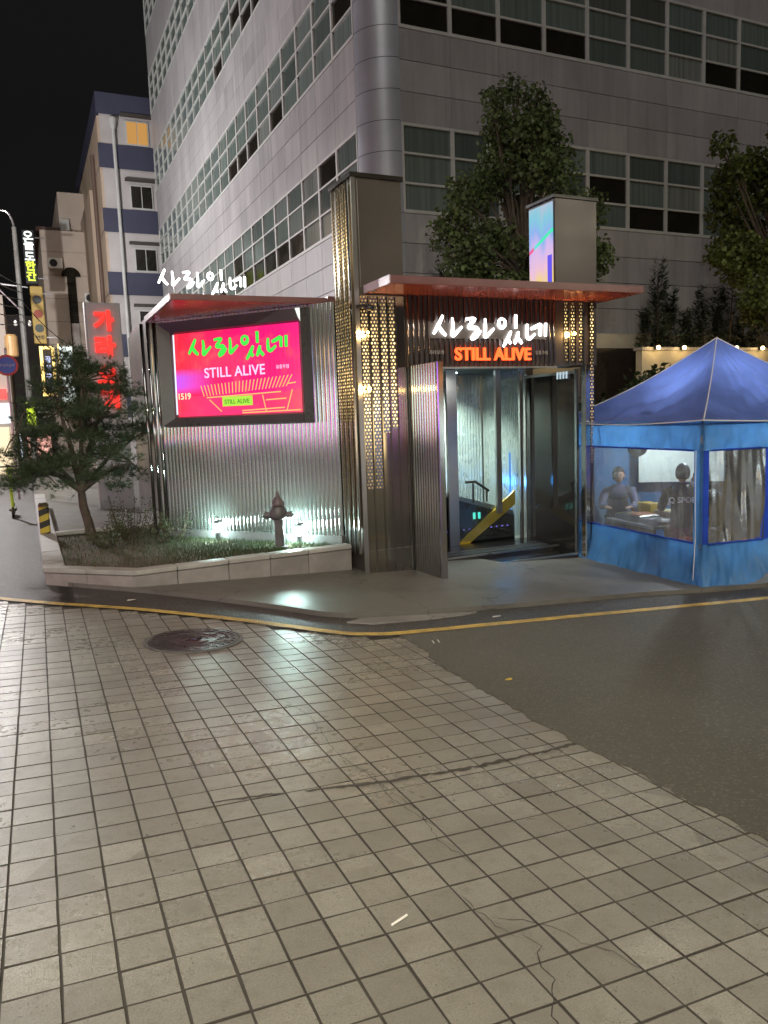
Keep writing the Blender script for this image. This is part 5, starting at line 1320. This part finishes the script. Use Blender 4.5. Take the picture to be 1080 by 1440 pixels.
for k, ch in enumerate('곱창구이'): text('character', ch, Vector((1.21, Ys-.03, 5.2-.46*k)), UX, UZ, .3, emis('bluish_char', (.6, .65, 1), .6), s3, .02, .02)
part('glow_strip', MB().box(1.9, 1.96, Ys+.1, Ys+.16, 3.4, 6.2), M_warm_led, s3)

# karaoke pylon sign between pine and apartment block
ks = thing('pylon_sign', 'grey upright sign with red lit characters behind the pine', 'sign', (1.9, 20, gz(1.9, 20)))
part('panel', MB().bevbox(1.50, 2.30, 20, 20.25, -.5, 4.6, .02), mottled('sign_grey', (.46, .46, .47), .5, 2, .1, 30, bump=0), ks)
part('side_band', MB().box(1.478, 1.499, 20, 20.25, -.4, 4.6), mottled('sign_white_edge', (.6, .6, .6), .5, 2, .1, 30, bump=0), ks)
for k, ch in enumerate('가라오케'): text('character', ch, Vector((1.66, 19.98, 3.93-.62*k)), UX, UZ, .46, M_red_sign, ks, .05, .045)

# utility pole with street light arm, and round no-parking sign
up = thing('utility_pole', 'concrete utility pole with crossarm and curved lamp arm', 'utility pole', (.25, 40, gz(.25, 40)))
part('pole', MB().tube([(.25, 40, -1), (.25, 40, 10.8)], [.16, .10], 12), M_conc, up)
part('lamp_arm', MB().tube(smoothline([(.25, 40, 10.2), (.22, 40, 11.0), (.0, 40, 11.45), (-.3, 40, 11.5)]), .05, 8), M_alu, up)
part('crossarm', MB().tube([(-.9, 40, 8.3), (.6, 40, 8.15)], .05, 6), M_alu, up); part('brace', MB().tube([(-.8, 40, 8.25), (.22, 40, 7.1)], .04, 6), M_alu, up)
for k in range(3): part('insulator', MB().lathe([(.04, 0), (.09, .05), (.05, .12), (.08, .18), (.03, .25)], 10, (-.05+.3*k, 40, 6.4+.2*(k % 2))), M_paper, up)
part('transformer', MB().lathe([(.25, 5.0), (.28, 5.05), (.28, 5.9), (.2, 6.0)], 16, (-.3, 40, 0)), mottled('transformer_tan', (.42, .25, .10), .5, 3, .1, 30, bump=0), up)
def wire(label, a, b, sag):
    a, b = Vector(a), Vector(b); pts = [a.lerp(b, t/14) - UZ*sag*4*(t/14)*(1-t/14) for t in range(15)]
    o = link('overhead_cable', MB().tube(pts, .022, 5).mesh('overhead_cable', M_black)); tag(o, label, 'cable', 'cables strung from the utility pole')
wire('upper black cable from the utility pole to the beige building', (.25, 40, 7.6), (4.0, 51.9, 6.4), .6)
wire('lower black cable from the utility pole to the beige building', (.25, 40, 6.9), (3.2, 51.9, 5.2), .7)
ns = thing('no_parking_sign', 'round blue no-stopping sign with a red rim on a pole', 'road sign', (-.36, 25, gz(-.36, 25)))
part('pole', MB().tube([(-.36, 25.05, gz(-.36, 25)), (-.36, 25.05, 4.0)], .035, 10), M_alu, ns)
part('disc', MB().tube([(-.36, 25, 3.5), (-.36, 24.98, 3.5)], .30, 28), mottled('sign_red', (.55, .04, .06), .4, 3, .1, 30, bump=0), ns)
part('face', MB().tube([(-.36, 24.978, 3.5), (-.36, 24.972, 3.5)], .235, 28), mottled('sign_blue', (.06, .10, .50), .4, 3, .1, 30, bump=0), ns)
text('lettering', '주정차금지', Vector((-.55, 24.965, 3.46)), UX, UZ, .38, M_paper, ns, .003)

# left-hand buildings and a lit shop row down the street
lb = thing('corner_shop_building', 'narrow building at the far left edge with a cream corner', 'building', (-2.4, 44, gz(-2.4, 44)))
bld_part(lb, 'wall', (-6, -.55, 44, 70, -2, 8.4), M_beige); bld_part(lb, 'upper_wall', (-6, -.9, 40.6, 43.99, 10.0, 12.8), M_peach); bld_part(lb, 'sign_band', (-5.9, -.6, 43.6, 43.98, 2.0, 3.0), emis('shop_band', (.85, .95, 1), .8))
bld_part(lb, 'shop_window', (-5.8, -.8, 43.86, 43.97, -.6, 1.8), emis('shop_window_glow', (1, .8, .5), .5)); bld_part(lb, 'red_sign', (-1.6, -.75, 43.4, 43.58, 3.2, 3.7), M_red_sign)
fs_ = thing('far_shops', 'dim lit shop block closing the far end of the street', 'building', (0, 95, gz(0, 95)))
bld_part(fs_, 'wall', (-14, 20, 95, 100, -3, 14), mottled('far_wall', (.14, .12, .12), .8, .5, .2, 10)); 
for k in range(5): bld_part(fs_, 'shop_front', (-6+k*3, -3.6+k*3, 94.8, 94.98, -1.4, 1.2), emis('far_shop_%d' % k, ((1, .8, .5), (.8, .9, 1), (1, .5, .4), (.9, 1, .8), (1, .75, .4))[k], .7))
ysn = vsign('vertical_sign', 'small yellow lit sign seen through the pine at left', .05, .33, 30, 1.75, 2.6, M_yel_led)

# kick scooter parked by the street
sc0 = thing('kick_scooter', 'lime-green electric kick scooter parked at the left edge', 'scooter', (-.42, 19.3, gz(-.42, 19.3)))
zg = gz(-.42, 19.3)
M_lime = mottled('lime_paint', (.45, .62, .05), .4, 5, .1, 30, bump=0)
def wheel(x, y, R):
    a = part('wheel', MB().add(*(lambda vs, fs: (vs, fs))([(x+d, y+(R+ .03*cos(2*pi*j/6))*cos(2*pi*k/20), zg+.13+(R-.13)+(R+.03*cos(2*pi*j/6))*sin(2*pi*k/20)+.03*0 + .0 if False else zg+R+.03+(R+.03*cos(2*pi*j/6))*sin(2*pi*k/20)) for k in range(20) for j in range(6) for d in [.03*sin(2*pi*j/6)]], [(k*6+j, k*6+(j+1) % 6, ((k+1) % 20)*6+(j+1) % 6, ((k+1) % 20)*6+j) for k in range(20) for j in range(6)])), M_black, sc0, smooth=True)
    part('hub', MB().tube([(x-.03, y, zg+R+.03), (x+.03, y, zg+R+.03)], .06, 12), M_alu, a)
wheel(-.42, 18.75, .10); wheel(-.42, 19.75, .10)
part('deck', MB().bevbox(-.50, -.34, 18.95, 19.65, zg+.14, zg+.20, .02), M_black, sc0)
part('stem', MB().tube([(-.42, 18.78, zg+.15), (-.42, 18.95, zg+1.12)], .035, 10), M_lime, sc0); part('handlebar', MB().tube([(-.70, 18.95, zg+1.14), (-.14, 18.95, zg+1.14)], .018, 8), M_black, sc0)
part('mudguard', MB().bevbox(-.46, -.38, 19.6, 19.9, zg+.25, zg+.28, .01), M_lime, sc0)
part('control_box', MB().bevbox(-.49, -.35, 18.9, 18.97, zg+.95, zg+1.1, .02), M_lime, sc0)

# ------------------------------------------------------------------ out of view: street lamps, plus a lit shopfront added for light and reflections
def street_lamp(label, x, y, h, k, col, aim=(0, 0, -1), kind='SPOT'):
    t = thing('street_lamp', label, 'street lamp', (x, y, gz(x, y)), 'street lamps'); z0 = gz(x, y)
    part('pole', MB().tube([(x, y, z0), (x, y, z0+h)], [.09, .05], 12), M_alu, t); a = Vector(aim); a2 = Vector((a.x, a.y, 0)); a2 = a2.normalized() if a2.length > 0 else Vector((1, 0, 0))
    e = Vector((x, y, z0+h)) + a2*1.2 + UZ*.25
    part('arm', MB().tube([(x, y, z0+h-.1), Vector((x, y, z0+h+.15)) + a2*.4, e], .035, 8), M_alu, t)
    hd = part('lamp_head', MB().bevbox(e.x-.18, e.x+.18, e.y-.18, e.y+.18, e.z-.06, e.z+.06, .03), M_alu, t)
    part('lens', MB().box(e.x-.14, e.x+.14, e.y-.14, e.y+.14, e.z-.075, e.z-.062), emis('street_lens_%s' % int(k), col, 25), hd)
    if kind == 'SPOT': lamp(t, 'street_light', 'SPOT', (e.x, e.y, e.z-.12), k, col, spot_size=radians(165), spot_blend=.5, shadow_soft_size=.15, rot=(a.x*.25, a.y*.25, -1))
    else:
        part('globe', MB().ball((e.x, e.y, e.z-.3), .2), emis('globe_%d' % int(k), col, 12), t, smooth=True)
        lamp(t, 'street_light', 'POINT', (e.x+.35, e.y, e.z-.3), k, col, shadow_soft_size=.2)
street_lamp('street lamp behind the viewer on the tiled side', -2.2, -3.2, 7.2, 2000, (1, .92, .73), (.6, .8, 0))
street_lamp('street lamp on the left kerb outside the picture', -4.6, 31, 8.0, 3000, (.98, .95, .95), (1, 0, 0), 'POINT')
street_lamp('unseen street lamp added at near right to light the office front and road', 15, -1.5, 8.0, 800, (1, .9, .66), (-.7, .7, 0))  # added out of view to lift the office front and asphalt
sf_ = thing('added_opposite_building', 'unseen lit shop building added behind the viewer for steel reflections', 'building', (3, -13, gz(3, -13)))  # unseen block with glowing windows, added for the steel to reflect
bld_part(sf_, 'wall', (-14, 22, -18, -13, -3, 11), mottled('opposite_wall', (.22, .2, .18), .8, .5, .2, 10))
cols = [((1, .72, .35), 2.2), ((.75, .95, 1), 2.6), ((1, .6, .25), 2.0), ((.95, 1, .9), 2.4), ((1, .35, .1), 2.2), ((1, .8, .45), 2.0), ((.3, .5, 1), 1.8)]
for k in range(9):
    x0 = -12.5+k*3.6; c_, e_ = cols[k % 7]
    w = bld_part(sf_, 'shop_window', (x0, x0+2.5, -12.98, -12.9, gz(x0, -13)+.5, gz(x0, -13)+2.5), emis('added_opp_window_%d' % k, c_, e_*.7))
    for q in (0, 1.25, 2.44): part('window_bar', MB().box(x0+q, x0+q+.06, -12.9, -12.86, gz(x0, -13)+.5, gz(x0, -13)+2.5), M_black, w)
    if k % 2 == 0: bld_part(sf_, 'added_fascia_glow', (x0-.2, x0+2.2, -12.98, -12.8, 2.9, 3.35), emis('added_opp_sign_%d' % k, cols[(k+3) % 7][0], 1.4))
    bld_part(sf_, 'upper_window', (x0, x0+1.6, -12.98, -12.94, 5.2, 6.8), M_pane_dark if k % 3 else emis('added_opp_upper_%d' % k, (1, .8, .55), .4))

# lit shops added out of view along the side street to colour the steel reflections
ls = thing('added_shop_row', 'unseen row of lit shops added left of the street for steel reflections', 'building', (-12, 12, gz(-12, 12)))
bld_part(ls, 'wall', (-18, -12, -6, 32, -2, 9), mottled('shop_row_wall', (.24, .21, .19), .8, .5, .2, 10))
c2 = [((1, .55, .12), 2.0), ((.45, .12, 1), 2.6), ((.35, 1, .85), 2.6), ((1, .60, .16), 1.8), ((1, .05, .32), 2.4), ((.35, .15, 1), 2.6), ((1, .5, .1), 2.4), ((1, .2, .08), 2.2)]
for k in range(10):
    y0 = -5+k*3.6; c_, e_ = c2[k % 8]; z0 = gz(-12, y0)
    w = bld_part(ls, 'shop_window', (-12, -11.93, y0, y0+2.6, z0+.45, z0+2.5), emis('added_row_window_%d' % k, c_, e_))
    for q in (0, .85, 1.7, 2.54): part('window_bar', MB().box(-11.93, -11.88, y0+q, y0+q+.06, z0+.45, z0+2.5), M_black, w)
    bld_part(ls, 'added_fascia_sign', (-12, -11.85, y0+.1, y0+2.3, z0+2.9, z0+3.5), emis('added_row_sign_%d' % k, c2[(k*3+2) % 8][0], 1.5))
    bld_part(ls, 'upper_window', (-12, -11.96, y0+.4, y0+1.9, z0+4.8, z0+6.2), M_pane_dark if k % 3 else emis('added_row_upper_%d' % k, (1, .8, .5), .5))

for k, (x, z) in enumerate(((3.9, 9.2), (3.9, 7.4), (2.0, 11.2))):
    t = thing('air_conditioner', ('upper air-conditioner box on the beige building', 'lower air-conditioner box on the beige building', 'air-conditioner box near the roof of the beige building')[k], 'air conditioner', (x, 51.8, z))
    part('case', MB().bevbox(x, x+.8, 51.5, 51.95, z, z+.6, .03), M_paper, t); part('fan_grille', MB().tube([(x+.3, 51.5, z+.3), (x+.3, 51.47, z+.3)], .22, 16), M_black, t)
for k in range(6):
    wire(('topmost', 'second', 'third', 'fourth', 'fifth', 'lowest')[k] + ' thin cable running up the street past the utility pole', (.25, 40, 8.25-.33*k), (-1.5+.4*k, 12-k, 9.8-.3*k) if False else (-3.2, 20, 8.4-.3*k), .5+.12*k)
